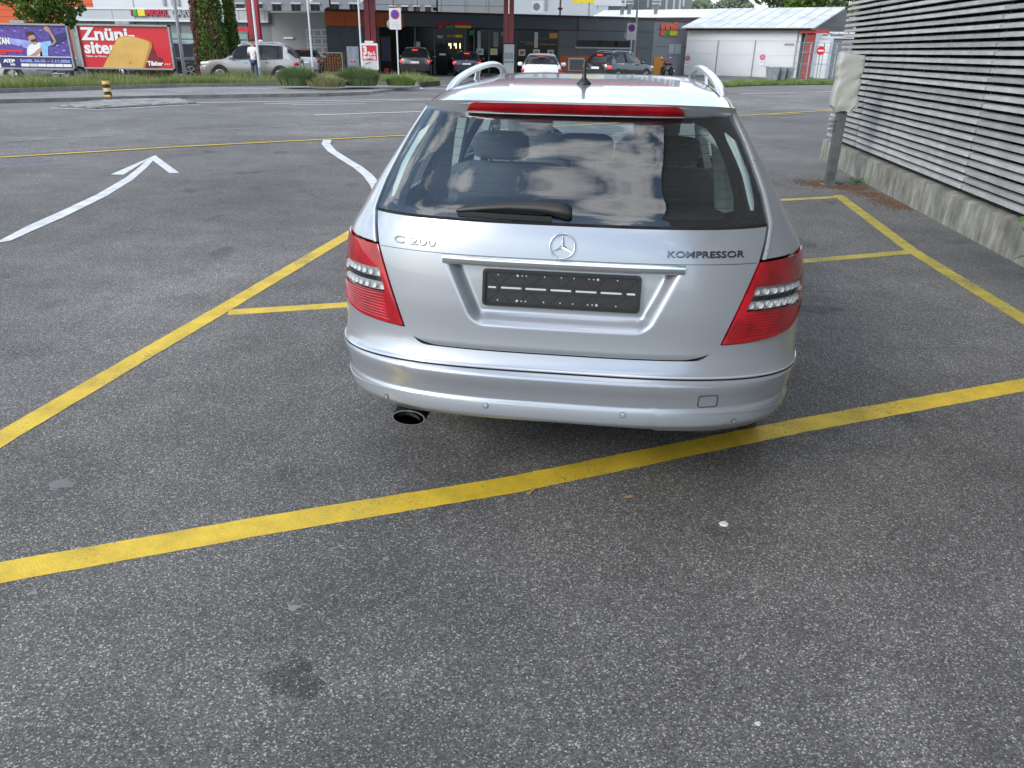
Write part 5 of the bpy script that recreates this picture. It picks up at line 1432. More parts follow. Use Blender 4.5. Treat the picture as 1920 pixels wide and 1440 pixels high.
for (px, py, lab) in ((588, 146, 'second white flagpole, in front of the garage door'), (680, 146, 'third white flagpole, beside the discount sign')):
    c = copy_tree(FP); c['label'] = lab; g = G(px, py, .0); c.location = (g.x, g.y, .0); FL = MB().grid(lambda a, b: Vector((.05 + a * .35, .05 * sin(a * 7), AT(px, 4, g.y).z + (a - .3) * .25 + b * 1.2)), 8, 6); FL.build('flag', 'poster_white', c, smooth=60)
T = thing('steel_pole', 'slim galvanised pole rising behind the roof of the silver estate car', 'pole', tuple(G(1186, 141))); MB().tube([(0, 0, 0), (0, 0, 8)], [.09, .06], 12).build('pole', 'steel_grey', T, smooth=50)
T = thing('lamp_post', 'grey lamp post passing the right edge of the red billboard', 'lamp post', (AT(345, 130, 35).x, 35, 0)); MB().tube([(0, 0, 0), (0, 0, 8)], [.075, .06], 12).build('pole', 'steel_grey', T, smooth=50)
T = thing('street_lamp', 'small pale lamp head on a thin post above the purple billboard', 'lamp', (AT(2, 94, 46).x, 46, 0)); zz = AT(2, 24, 46).z; MB().cyl((0, 0, 0), (0, 0, zz), .05, n=8).build('pole', 'pole_white', T); MB().ell((.1, 0, zz), (.55, .2, .12), .8).build('lamp_head', 'pole_white', T)
# signs
mat('sign_blue', (.02, .06, .42), .4)
def noparking(label, px, pyt, pyb, pyfoot, Y, tilt=0, lines=True):
    c = AT(px, (pyt + pyb) / 2, Y); h = (AT(px, pyt, Y) - AT(px, pyb, Y)).z; g = AT(px, pyfoot, Y)
    T = thing('no_parking_sign', label, 'sign', (c.x, Y, 0), tilt)
    w = h * .60; P = rrect(-w / 2, w / 2, -h / 2, h / 2, .05)
    mb = MB(); mb.prism(P, -.02, 0, lambda x, y, z: (x, z, y + c.z)); mb.build('sign_plate', 'poster_white', T)
    r = w * .38; zc_ = c.z + h * .5 - w * .5
    MB().lathe([(0, -.026), (r, -.026), (r, -.02)], (0, 0, zc_), 'y', 28).build('red_disc', 'sign_red', T)
    MB().lathe([(0, -.030), (r * .76, -.030), (r * .76, -.026)], (0, 0, zc_), 'y', 28).build('blue_disc', 'sign_blue', T)
    MB().rod((-r * .6, -.032, zc_ + r * .6), (r * .6, -.032, zc_ - r * .6), r * .22, .004).build('red_bar', 'sign_red', T)
    for k in range(3): MB().box((0, -.022, c.z - h * (.18 + .08 * k)), (w * (.5 if k == 0 else .62), .004, .02)).build('text_line', 'wall_pale', T)
    MB().cyl((.05, .03, 0), (.05, .03, c.z + h * .3), .035, n=10).build('post', 'pole_white', T, smooth=40)
    MB().lathe([(0, .02), (r * 1.1, .02), (r * 1.1, .01), (0, .0)], (-w * .35, .06, c.z - h * .25), 'y', 20).build('rear_disc', 'steel_grey', T)
noparking('no parking sign on a slightly leaning white post on the verge, nearest of the two', 741, 15, 55.5, 160, 38.2)
noparking('no parking sign on a thin post beyond the silver estate car, farther of the two', 1184, 43, 75, 137, 60)
T = thing('no_entry_sign', 'round red no entry sign on a post in front of the wire fence', 'sign', (AT(1539, 94, 52).x, 52, 0)); zc_ = AT(1539, 95, 52).z
MB().lathe([(0, -.02), (.26, -.02), (.26, 0), (0, .005)], (0, 0, zc_), 'y', 24).build('red_disc', 'sign_red', T); MB().box((0, -.026, zc_), (.36, .008, .09)).build('white_bar', 'letter_white', T); MB().cyl((0, .03, 0), (0, .03, zc_ + .2), .035, n=8).build('post', 'steel_grey', T)
# billboards
mat('ad_red', (.60, .012, .025), .35, 0, .2, .03, vs=2); mat('cheese', (.66, .40, .10), .5, var=.12, vs=1.4); mat('rind', (.50, .20, .05), .5); mat('ad_maroon', (.17, .01, .02), .5)
mat('ad_purple', (.10, .06, .30), .35, var=.55, vs=7); mat('ad_navy', (.03, .03, .13), .35); mat('ad_skyblue', (.25, .50, .80), .4); mat('ad_lilac', (.32, .36, .72), .4, var=.3, vs=3); mat('skin', (.48, .27, .19), .55); mat('hair_brown', (.06, .035, .02), .8)
def board(name, label, px0, px1, pyt, pyb, Y, W_=None):
    a = AT(px0, pyb, Y); b = AT(px1, pyb, Y); t_ = AT(px1, pyt, Y); zb_, zt_ = b.z, t_.z; w = b.x - a.x
    T = thing(name, label, 'billboard', (a.x, Y, 0)); H = zt_ - zb_
    MB().box((w / 2, .06, zb_ + H / 2), (w, .10, H)).build('board', 'ad_red' if 'red' in label[:8] else 'ad_purple', T)
    mb = MB()
    for x in (.0, w): mb.box((x, .02, zb_ + H / 2), (.06, .18, H + .06))
    for z in (zb_, zt_): mb.box((w / 2, .02, z), (w + .06, .18, .06))
    mb.build('board_frame', 'steel_grey', T)
    MB().box((w * .5, .05, zt_ + .09), (.55, .15, .10)).build('lamp_box', 'steel_grey', T)
    return T, w, zb_, H
def poly(T, w, zb_, H, pts, m, name, lay=1, par=None):
    d = .004 * lay; mb = MB(); mb.prism([(x * w, zb_ + z * H) for x, z in pts], -d - .003, -d, lambda x, y, z: (x, z, y)); return mb.build(name, m, par or T)
T, w, zb_, H = board('billboard', 'red billboard with white lettering and a big yellow slab of cheese', 159, 328, 49, 130, 33)
for x in (.02, w - .02): MB().box((x + .03, .08, (zb_) / 2 + .4), (.11, .09, zb_ + .8)).build('leg', 'post_steel', T)
cx = lambda X: (X - 850) / 935.0
def Q(x, y):     # from the picture of the board (left edge leans) to board fractions
    v = (705 - y) / (705 - 270); left = lerp(910, 845, v); right = lerp(1822, 1770, v); return ((x - left) / (right - left), v)
poly(T, w, zb_, H, [Q(1530, 703), Q(1650, 703), Q(1690, 640), Q(1705, 600), Q(1640, 570), Q(1615, 500), Q(1600, 470)], 'ad_maroon', 'hat_print', 1)
poly(T, w, zb_, H, [Q(1095, 702), Q(1240, 420), Q(1270, 390), Q(1340, 375), Q(1440, 382), Q(1560, 415), Q(1600, 440), Q(1602, 480), Q(1520, 702)], 'rind', 'cheese_rind', 4)
poly(T, w, zb_, H, [Q(1100, 702), Q(1245, 425), Q(1275, 395), Q(1345, 381), Q(1435, 388), Q(1550, 421), Q(1578, 445), Q(1575, 480), Q(1500, 702)], 'cheese', 'cheese_print', 5)
poly(T, w, zb_, H, [Q(1375 + 14 * cos(a * .7), 643 + 13 * sin(a * .7)) for a in range(9)], 'rind', 'cheese_hole', 6)
def btxt(T, body, x, y, hx, m, lay, w, zb_, H, bold=.03, x1=None, capfrac=.70):
    fx, fy = Q(x, y); _, f2 = Q(x, y - hx); hh = (f2 - fy) * H; o = text(body, hh / capfrac, m, T, Matrix.Identity(4), 'print_lettering', .002, bold)
    sx = 1
    if x1: W1 = max(v.co.x for v in o.data.vertices); sx = ((Q(x1, y)[0] - fx) * w) / W1
    for v in o.data.vertices: v.co.x *= sx
    o.data.transform(Matrix.Translation(Vector((fx * w, -.003 - .004 * lay, zb_ + fy * H))) @ Matrix.Rotation(radians(90), 4, 'X')); return o
btxt(T, 'Znüni-', 900, 418, 122, 'letter_white', 2, w, zb_, H, .022, 1432)
btxt(T, 'siter', 922, 552, 118, 'letter_white', 2, w, zb_, H, .022, 1255)
btxt(T, 'Tilsiter,', 932, 592, 17, 'letter_white', 2, w, zb_, H, .002, 1012); btxt(T, 'der', 1020, 592, 17, 'letter_white', 2, w, zb_, H, .002, 1052); btxt(T, 'Wahre.', 1060, 592, 17, 'letter_white', 2, w, zb_, H, .002, 1145)
btxt(T, 'Tilsiter', 1556, 668, 42, 'letter_white', 7, w, zb_, H, .012, 1712)
for k in range(3): poly(T, w, zb_, H, [Q(1718 + 22 * k, 664), Q(1726 + 22 * k, 664), Q(1738 + 22 * k, 646), Q(1730 + 22 * k, 646)], 'letter_white', 'print_mark', 7)
T, w, zb_, H = board('billboard', 'purple billboard with a waving sportsman in a white and pale blue shirt', -38, 141, 47, 130, 33.3)
MB().box((w - .05, .08, zb_ / 2 + .4), (.11, .09, zb_ + .8)).build('leg', 'post_steel', T); MB().box((.05, .08, zb_ / 2 + .4), (.11, .09, zb_ + .8)).build('leg', 'post_steel', T)
def Q(x, y):
    v = (710 - y) / (710 - 262); right = lerp(805, 745, v); left = right - 985; return ((x - left) / 985.0, v)
poly(T, w, zb_, H, [(0.01, .015), (.995, .015), (.995, .265), (0.01, .265)], 'ad_navy', 'lower_band', 1)
poly(T, w, zb_, H, [(0.01, .268), (.995, .268), (.995, .285), (0.01, .285)], 'letter_white', 'white_rule', 2)
poly(T, w, zb_, H, [Q(150, 400), Q(390, 430), Q(360, 510), Q(120, 450)], 'ad_lilac', 'light_beam', 1)
poly(T, w, zb_, H, [Q(560, 380), Q(745, 330), Q(760, 380), Q(600, 480)], 'ad_navy', 'light_beam', 1)
for (x, y, r, k) in [(640, 470, 9, 1), (700, 520, 12, 1), (220, 330, 8, 1), (330, 300, 7, 1), (480, 320, 9, 1), (700, 440, 7, 1), (620, 540, 8, 1), (270, 480, 8, 1), (90, 330, 9, 1), (700, 300, 4, 1), (640, 300, 4, 1)]:
    poly(T, w, zb_, H, [Q(x + r * 2 * cos(a), y + r * .7 * sin(a)) for a in range(6)], 'ad_lilac', 'crowd_glint', 1)
poly(T, w, zb_, H, [Q(325, 578), Q(330, 500), Q(355, 470), Q(395, 450), Q(440, 445), Q(470, 440), Q(480, 578)], 'letter_white', 'shirt_print', 2)
poly(T, w, zb_, H, [Q(455, 578), Q(475, 440), Q(530, 428), Q(575, 425), Q(585, 465), Q(545, 480), Q(540, 578)], 'ad_skyblue', 'shirt_print', 2)
poly(T, w, zb_, H, [Q(340, 582), Q(400, 545), Q(440, 510), Q(475, 490), Q(480, 520), Q(440, 565), Q(400, 582)], 'skin', 'arm_print', 3)
poly(T, w, zb_, H, [Q(578, 460), Q(608, 430), Q(590, 390), Q(570, 345), Q(535, 325), Q(512, 305), Q(518, 278), Q(545, 270), Q(572, 300), Q(588, 335), Q(612, 380), Q(632, 430), Q(600, 465)], 'skin', 'arm_print', 3)
poly(T, w, zb_, H, [Q(345, 395), Q(350, 370), Q(405, 362), Q(425, 390), Q(420, 425), Q(435, 455), Q(400, 468), Q(378, 440), Q(360, 425)], 'skin', 'face_print', 3)
poly(T, w, zb_, H, [Q(333, 395), Q(332, 345), Q(360, 330), Q(400, 335), Q(412, 365), Q(380, 368), Q(350, 380)], 'hair_brown', 'hair_print', 4)
poly(T, w, zb_, H, [Q(372, 418), Q(418, 405), Q(424, 430), Q(395, 442), Q(378, 435)], 'hair_brown', 'beard_print', 4)
for (x0, x1, y0, y1) in ((-180, 290, 518, 545), (-180, 115, 548, 570)):
    poly(T, w, zb_, H, [Q(x0, y1), Q(x1, y1), Q(x1, y0), Q(x0, y0)], 'sign_red', 'red_strip', 2)
o = btxt(T, 'STAN', 20, 462, 62, 'letter_white', 2, w, zb_, H, .02, 160)
btxt(T, 'TICKETS NUR BEI TICKETCORNER', -170, 541, 15, 'letter_white', 3, w, zb_, H, .004, 285) if False else None
btxt(T, 'BASEL 24.10. – 1.11.2026', 250, 642, 26, 'ad_lilac', 2, w, zb_, H, .008, 762)
btxt(T, 'ATP', 80, 648, 30, 'letter_white', 2, w, zb_, H, .012, 198); btxt(T, '500', 145, 680, 20, 'letter_white', 2, w, zb_, H, .004, 195)
btxt(T, 'SWISS', -130, 650, 34, 'letter_white', 2, w, zb_, H, .014, 42); btxt(T, 'INDOORS', -170, 698, 34, 'letter_white', 2, w, zb_, H, .014, 52)
for k in range(6): poly(T, w, zb_, H, [Q(255 + 87 * k, 688), Q(337 + 87 * k, 688), Q(337 + 87 * k, 658), Q(255 + 87 * k, 658)], 'letter_white' if k != 1 else 'poster_white', 'sponsor_box', 2)
# price sign, poster frame, wood crate
def GT(px, py): g = G(px, py); return (g.x, g.y, 0)
Y = 44; a, b, t_ = AT(679, 133, Y), AT(710, 133, Y), AT(694, 81, Y); w = b.x - a.x; zt_ = t_.z; zb_ = max(.1, AT(694, 131, Y).z)
T = thing('discount_sign', 'white framed forecourt sign with red panel announcing a fuel discount', 'sign', (a.x, Y, 0))
P = rrect(0, w, zb_, zt_, .06); MB().prism(P, 0, .12, lambda x, y, z: (x, z, y)).build('frame', 'letter_white', T)
hh = zt_ - zb_; MB().box((w / 2, -.01, zb_ + hh * .64), (w * .86, .02, hh * .56)).build('red_panel', 'sign_red', T)
MB().box((w / 2, -.01, zb_ + hh * .18), (w * .80, .02, hh * .32)).build('lower_panel', 'poster_white', T); MB().rod((w * .2, -.03, zb_ + hh * .22), (w * .55, -.03, zb_ + hh * .30), .05, .01).build('nozzle_print', 'seam_dark', T)
MB().box((w / 2, .05, zt_ + .06), (w * .5, .12, .1)).build('top_clip', 'letter_white', T)
def ptxt(T, body, x, z, h, m, x1=None, bold=.02, y=-.022):
    o = text(body, h / .70, m, T, Matrix.Identity(4), 'print_lettering', .002, bold); sx = 1
    if x1: sx = (x1 - x) / max(v.co.x for v in o.data.vertices)
    for v in o.data.vertices: v.co.x *= sx
    o.data.transform(Matrix.Translation(Vector((x, y, z))) @ Matrix.Rotation(radians(90), 4, 'X')); return o
ptxt(T, '3', w * .12, zb_ + hh * .59, hh * .29, 'letter_white', w * .36, .03); ptxt(T, 'Rp./L', w * .40, zb_ + hh * .57, hh * .12, 'letter_white', w * .88, .008); ptxt(T, 'Rabatt', w * .12, zb_ + hh * .41, hh * .12, 'letter_white', w * .88, .022)
Y = 50; a, b, t_ = AT(652, 130, Y), AT(674, 130, Y), AT(662, 87, Y); w = b.x - a.x; zb_, zt_ = AT(662, 125, Y).z, t_.z
T = thing('poster_stand', 'narrow grey framed poster stand between the wood crate and the discount sign', 'poster stand', (a.x, Y, 0)); MB().prism(rrect(0, w, zb_, zt_, .05), 0, .08, lambda x, y, z: (x, z, y)).build('frame', 'steel_grey', T); mat('poster_blue', (.25, .30, .36), .4, var=.3, vs=3); MB().box((w / 2, -.008, (zb_ + zt_) / 2), (w * .84, .014, (zt_ - zb_) * .9)).build('poster', 'poster_blue', T)
for (x, z, m) in ((.35, .55, 'panel_yellow'), (.35, .25, 'sign_red'), (.65, .25, 'sign_red')): MB().ell((w * x, -.016, zb_ + (zt_ - zb_) * z), (w * .25, .01, .12), 1).build('food_print', m, T)
for s in (.1, .9): MB().box((w * s, .04, zb_ / 2), (.05, .05, zb_)).build('leg', 'steel_grey', T)
Y = 54; a, b, t_ = AT(607, 133, Y), AT(643, 133, Y), AT(620, 99, Y); w = b.x - a.x
T = thing('firewood_crate', 'pale crate stacked full of firewood logs beside the garage door', 'crate', (a.x, Y, 0)); hh = t_.z
mat('crate_wood', (.42, .38, .31), .8); mat('log_end', (.24, .12, .06), .85, var=.5, vs=14)
for x in (0, w): MB().box((x, .4, hh / 2), (.07, .85, hh)).build('crate_side', 'crate_wood', T)
MB().box((w / 2, .4, hh), (w + .1, .9, .07)).build('crate_lid', 'crate_wood', T); MB().box((w / 2, .4, .05), (w, .85, .09)).build('crate_base', 'crate_wood', T); MB().box((w / 2, .5, hh / 2), (w - .1, .6, hh - .2)).build('crate_inside', 'gap_dark', T)
l0 = None
for i in range(7):
    for j in range(7):
        if l0 is None: l0 = MB().cyl((0, 0, 0), (0, .3, 0), .082, n=7).build('log', 'log_end', T); o = l0
        else: o = l0.copy(); COL.objects.link(o); o.parent = T
        o.location = (.13 + (w - .26) * i / 6 + random.uniform(-.02, .02), random.uniform(-.05, .05), .17 + (hh - .32) * j / 6); o.rotation_euler.y = random.random() * 3
# striped bollard
b = G(205, 187.5); T = thing('striped_bollard', 'black plastic traffic bollard with yellow reflective bands on the cobbled island', 'bollard', (b.x, b.y, .03), radians(-20)); T.rotation_euler = (0, radians(-2.5), 0)
mat('reflect_yellow', (.75, .45, .03), .35); hB = AT(198, 148, b.y).z - .05
MB().tube([(0, 0, .0), (0, 0, hB)], [.105, .10], 16).build('body', 'black_plastic', T, smooth=50); MB().lathe([(.19, 0), (.19, .02), (.12, .04)], n=16).build('base', 'black_rubber', T)
for (z, h) in ((hB * .86, hB * .2), (hB * .48, hB * .2)): 
    MB().grid(lambda a, b: (.108 * cos(2 * pi * a), .108 * sin(2 * pi * a), z - h / 2 + h * b), 20, 1).build('yellow_band', 'reflect_yellow', T, smooth=60)
    MB().grid(lambda a, b: (.111 * cos(-1.7 + 1.0 * a), .111 * sin(-1.7 + 1.0 * a), z - h * .3 + h * .6 * b), 8, 1).build('white_reflector', 'poster_white', T)
MB().box((.05, -.15, .07), (.16, .08, .10)).build('foot_reflector', 'reflect_yellow', T)
# ---------------------------------------------------------------- white shed, fence, containers, grey building
mat('shed_white', (.84, .86, .87), .55, var=.04, vs=.7); mat('roof_fibre', (.72, .74, .73), .8, var=.18, vs=1.2); mat('faded_red', (.55, .10, .14), .6); mat('faded_pink', (.60, .22, .26), .6); mat('rust_red', (.28, .03, .02), .6); mat('galv', (.40, .44, .46), .5, .35, var=.2, vs=4)
F = Fac(P2(1286, 64.6), P2(1499, 60)); T = F.thing('white_shed', 'long white corrugated shed with a pale ribbed roof and sliding doors', 'shed')
_, zw = F.on(1400, 52); FL_ = F.L
MB().box((FL_ / 2, 3.2, zw / 2), (FL_ - .02, 6.2, zw)).build('wall', 'shed_white', T)
n = 110; mb = MB()
for k in range(n): a = FL_ * (k + .5) / n; F.box(mb, a - FL_ / n * .28, a + FL_ / n * .28, .05, zw - .1, .0, .035)
mb.build('wall_ribs', 'shed_white', T, kind='stuff')
mb = MB()
for px in (1344, 1413): a, _ = F.on(px, 110); F.box(mb, a - .05, a + .05, .05, F.on(1380, 75)[1], .035, .05)
mb.build('door_gap', 'wall_midgrey', T)
mb = MB(); z = F.on(1380, 76)[1]; F.box(mb, 0, FL_, z, z + .05, .035, .06); z = F.on(1380, 102)[1]; F.box(mb, 0, FL_, z, z + .03, .035, .05); mb.build('door_rail', 'wall_white', T)
mb = MB(); F.box(mb, 0, FL_ + .6, zw - .18, zw + .02, .0, .45); mb.build('eave_underside', 'seam_dark', T)  # dark strip along the underside of the eave
for px, py in ((1290, 109), (1430, 107)):
    a, z = F.on(px, py); MB().lathe([(0, -.06), (.20, -.06), (.20, -.04)], (a, 0, z), 'y', 24).build('round_sign', 'faded_red', T); MB().lathe([(0, -.066), (.13, -.066), (.13, -.06)], (a, 0, z), 'y', 24).build('sign_centre', 'faded_pink', T)
    MB().box((a, -.05, z - .42), (.42, .03, .3)).build('small_plate', 'letter_white', T); MB().box((a, -.07, z - .36), (.3, .005, .04)).build('text_line', 'wall_midgrey', T)
a, z = F.on(1471, 85); ptxt(T, 'GARAGEN', a, z, .12, 'wall_grey', F.on(1489, 85)[0], .01, -.06) if False else MB().box(((a + F.on(1489, 85)[0]) / 2, -.055, z + .06), (F.on(1489, 85)[0] - a, .01, .13)).build('name_plate', 'wall_midgrey', T)
zr = AT(1552, 17, 66).z; ax1 = F.on(1532, 50)[0]; x2 = ax1
nr = 90; mb = MB()
def rf(a, b, a0=-.25):
    s = lerp(a0, x2, a); y = lerp(-.75, 5.4, b); z = lerp(zw - .02, zr, b) + .07 * abs(sin(a * nr * pi)); s += b * .55; return (s, y, z)
MB().grid(rf, nr * 4, 3, rim=lambda a, b: (rf(a, b)[0], rf(a, b)[1], rf(a, b)[2] - .06)).build('ribbed_roof', 'roof_fibre', T, smooth=30)
for k in range(9):
    s = lerp(.3, x2 - .4, (k + .5) / 9); MB().grid(lambda a, b: (s + .02 + .06 * a + b * .55, lerp(-.74, 5.4, b), lerp(zw + .02, zr + .05, b) + .03), 1, 2).build('roof_lap', 'wall_midgrey', T)
MB().grid(lambda a, b: (lerp(-10, .3, a), lerp(2.6, 5.4, b), lerp(lerp(zw, zr, .53), zr, b) + .05 * abs(sin(a * 44 * pi))), 176, 2).build('ribbed_roof', 'roof_fibre', T, smooth=30)
MB().grid(lambda a, b: (lerp(-10.0, x2, a) + .55, 5.4 + 5 * b, zr + .0 - (zr - zw) * b), 4, 2).build('rear_roof', 'roof_fibre', T)
MB().box((FL_ + .7, -.1, zw / 2 - .1), (.55, .3, zw - .2)).build('steel_column', 'rust_red', T); MB().box((FL_ + .9, -.3, zw - .25), (2.0, .25, .22)).build('steel_beam', 'rust_red', T)
MB().box((FL_ + .25, 1.5, zw / 2), (.06, 3, zw)).build('side_wall', 'wall_midgrey', T); MB().box((FL_ + 1.55, .9, zw / 2 - .3), (.75, 1.0, zw - .7)).build('white_panel', 'shed_white', T)
MB().tube([(FL_ - .22, -.09, 0), (FL_ - .22, -.09, zw)], [.05, .05], 8).build('downpipe', 'wall_midgrey', T)
# mesh fence
A_ = Vector(P2(1494, 57)); B_ = Vector(P2(1592, 60)); d = B_ - A_; T = thing('mesh_fence', 'tall galvanised mesh fence with angled top behind the no entry sign', 'fence', (A_.x, A_.y, 0), math.atan2(d.y, d.x)); L = d.length; zf = AT(1520, 80, 58).z
for k in range(5): MB().cyl((L * k / 4, 0, 0), (L * k / 4, 0, zf), .04, n=8).build('fence_post', 'galv', T)
mb = MB(); 
for k in range(44): mb.box((L * k / 43, 0, zf / 2), (.007, .007, zf))
for k in range(12): mb.box((L / 2, 0, zf * k / 11), (L, .007, .007))
mb.build('wire_mesh', 'galv', T, kind='stuff')
for z in (1.0, 1.75, zf): MB().box((L / 2, -.02, z), (L, .04, .04)).build('fence_rail', 'galv', T)
mb = MB()
for k in range(8): mb.rod((L * .35 + k * .3, 0, 1.75), (L * .35 + k * .3 - .35, -.3, 2.2), .025)
mb.build('angled_bars', 'galv', T)
# containers
def skip_(label, px0, px1, pyt, pyb, Y, dz=0):
    a, b = AT(px0, pyb, Y), AT(px1, pyb, Y); w = b.x - a.x; z1 = AT(px0, pyt, Y).z; T = thing('waste_container', label, 'container', ((a.x + b.x) / 2, Y, 0), radians(-4), 'waste containers on the verge')
    mb = MB(); z0 = .22; mb.add([(-w / 2 + .06, -.35, z0), (w / 2 - .06, -.35, z0), (w / 2 - .06, .35, z0), (-w / 2 + .06, .35, z0), (-w / 2, -.45, z1 - .1), (w / 2, -.45, z1 - .1), (w / 2, .45, z1 - .1), (-w / 2, .45, z1 - .1)], [(0, 1, 2, 3), (0, 1, 5, 4), (1, 2, 6, 5), (2, 3, 7, 6), (3, 0, 4, 7)]); mb.build('body', 'galv', T)
    MB().box((0, 0, z1 - .05), (w + .04, .96, .08)).build('lid', 'galv', T)
    mb = MB()
    for s in (-.3, 0, .3): mb.rod((s * w, -.37, z0 + .1), (s * w, -.46, z1 - .2), .04, .03)
    mb.build('pressed_ribs', 'galv', T)
    for sx in (-1, 1):
        for sy in (-1, 1): MB().cyl((sx * w * .36, sy * .3 - .03, .1), (sx * w * .36, sy * .3 + .03, .1), .1, n=10).build('castor', 'black_rubber', T)
skip_('widest of the three grey metal waste containers, on the left', 1436, 1455, 124, 155, 48); skip_('narrow grey metal waste container in the middle of the row', 1457.5, 1468.5, 124.5, 154, 48.3); skip_('narrow grey metal waste container at the right end of the row', 1470, 1483, 125, 154, 48.6)
# grey buildings at the far right
F = Fac(P2(1518, 92), P2(1660, 92)); T = F.thing('far_grey_building', 'blue grey two storey building with white framed windows beside the timber slats', 'building'); _, z = F.on(1560, 36); wall(F, T, 0, z, 'wall_anthracite' if False else 'wall_midgrey', 8)
MB().box((F.L / 2, 3, z + .1), (F.L + .6, 8, .2)).build('roof_slab', 'wall_pale', T)
for (x0, x1, m) in ((1529, 1539, 'far_glass'), (1543, 1554, 'far_glass'), (1558, 1572, 'letter_white'), (1575, 1590, 'letter_white'), (1594, 1606, 'letter_white')):
    a, b, z0, z1 = F.rect(x0, 51, x1, 62.5); mb = MB(); F.box(mb, a, b, z0, z1, .01, .05); w_ = mb.build('window', m, T)
    mb = MB(); F.box(mb, (a + b) / 2 - .04, (a + b) / 2 + .04, z0, z1, .05, .08); F.box(mb, a, b, z0 - .1, z0, .0, .1); mb.build('window_bar', 'poster_white', w_)
F = Fac(P2(1522, 78), P2(1650, 78)); T = F.thing('dark_annex', 'low dark grey annex behind the mesh fence with a pale roof edge', 'building'); _, z = F.on(1560, 72); wall(F, T, 0, z, 'wall_grey', 6); mb = MB(); F.box(mb, 0, F.L, z, z + .16, -.1, .15); mb.build('roof_edge', 'wall_white', T)
a, zc_ = F.on(1546, 112); mb = MB(); F.box(mb, a, a + .08, zc_ - .4, zc_ + .4, .02, .05); mb.build('tube_lamp', 'letter_white', T)
T = roofthing('roof_vent', 'white mushroom shaped vent on the annex roof', 'vent', 1554, 70, 79); MB().lathe([(.12, -.2), (.12, .3), (.34, .36), (.3, .6), (.12, .75), (0, .78)], n=14).build('vent', 'wall_white', T, smooth=40)
# ---------------------------------------------------------------- cars on the forecourt
def cr1(p0, p1, p2, p3, t): return .5 * ((2 * p1) + (p2 - p0) * t + (2 * p0 - 5 * p1 + 4 * p2 - p3) * t * t + (3 * p1 - p0 - 3 * p2 + p3) * t ** 3)
STY = {   # y from the tail, underside, belt, top, half width, half roof width
 'suv': (4.65, [(0, .42, .95, 1.02, .78, .70), (.12, .30, 1.02, 1.12, .90, .72), (.45, .26, 1.06, 1.52, .93, .66), (.8, .26, 1.05, 1.64, .94, .64), (1.9, .24, 1.02, 1.68, .94, .63), (2.75, .24, .99, 1.60, .94, .62), (3.35, .24, 1.00, 1.10, .94, .74), (4.1, .24, .95, .99, .92, .72), (4.5, .28, .80, .86, .84, .70), (4.65, .38, .66, .72, .70, .60)], .36),
 'hatch': (4.2, [(0, .40, .86, .92, .72, .64), (.10, .28, .92, 1.04, .84, .66), (.42, .22, .95, 1.36, .87, .60), (.8, .2, .94, 1.44, .88, .59), (1.7, .2, .92, 1.47, .88, .58), (2.4, .2, .90, 1.40, .88, .57), (3.1, .2, .90, .97, .88, .70), (3.75, .2, .82, .86, .86, .68), (4.08, .25, .68, .74, .78, .64), (4.2, .34, .55, .60, .66, .56)], .31)}
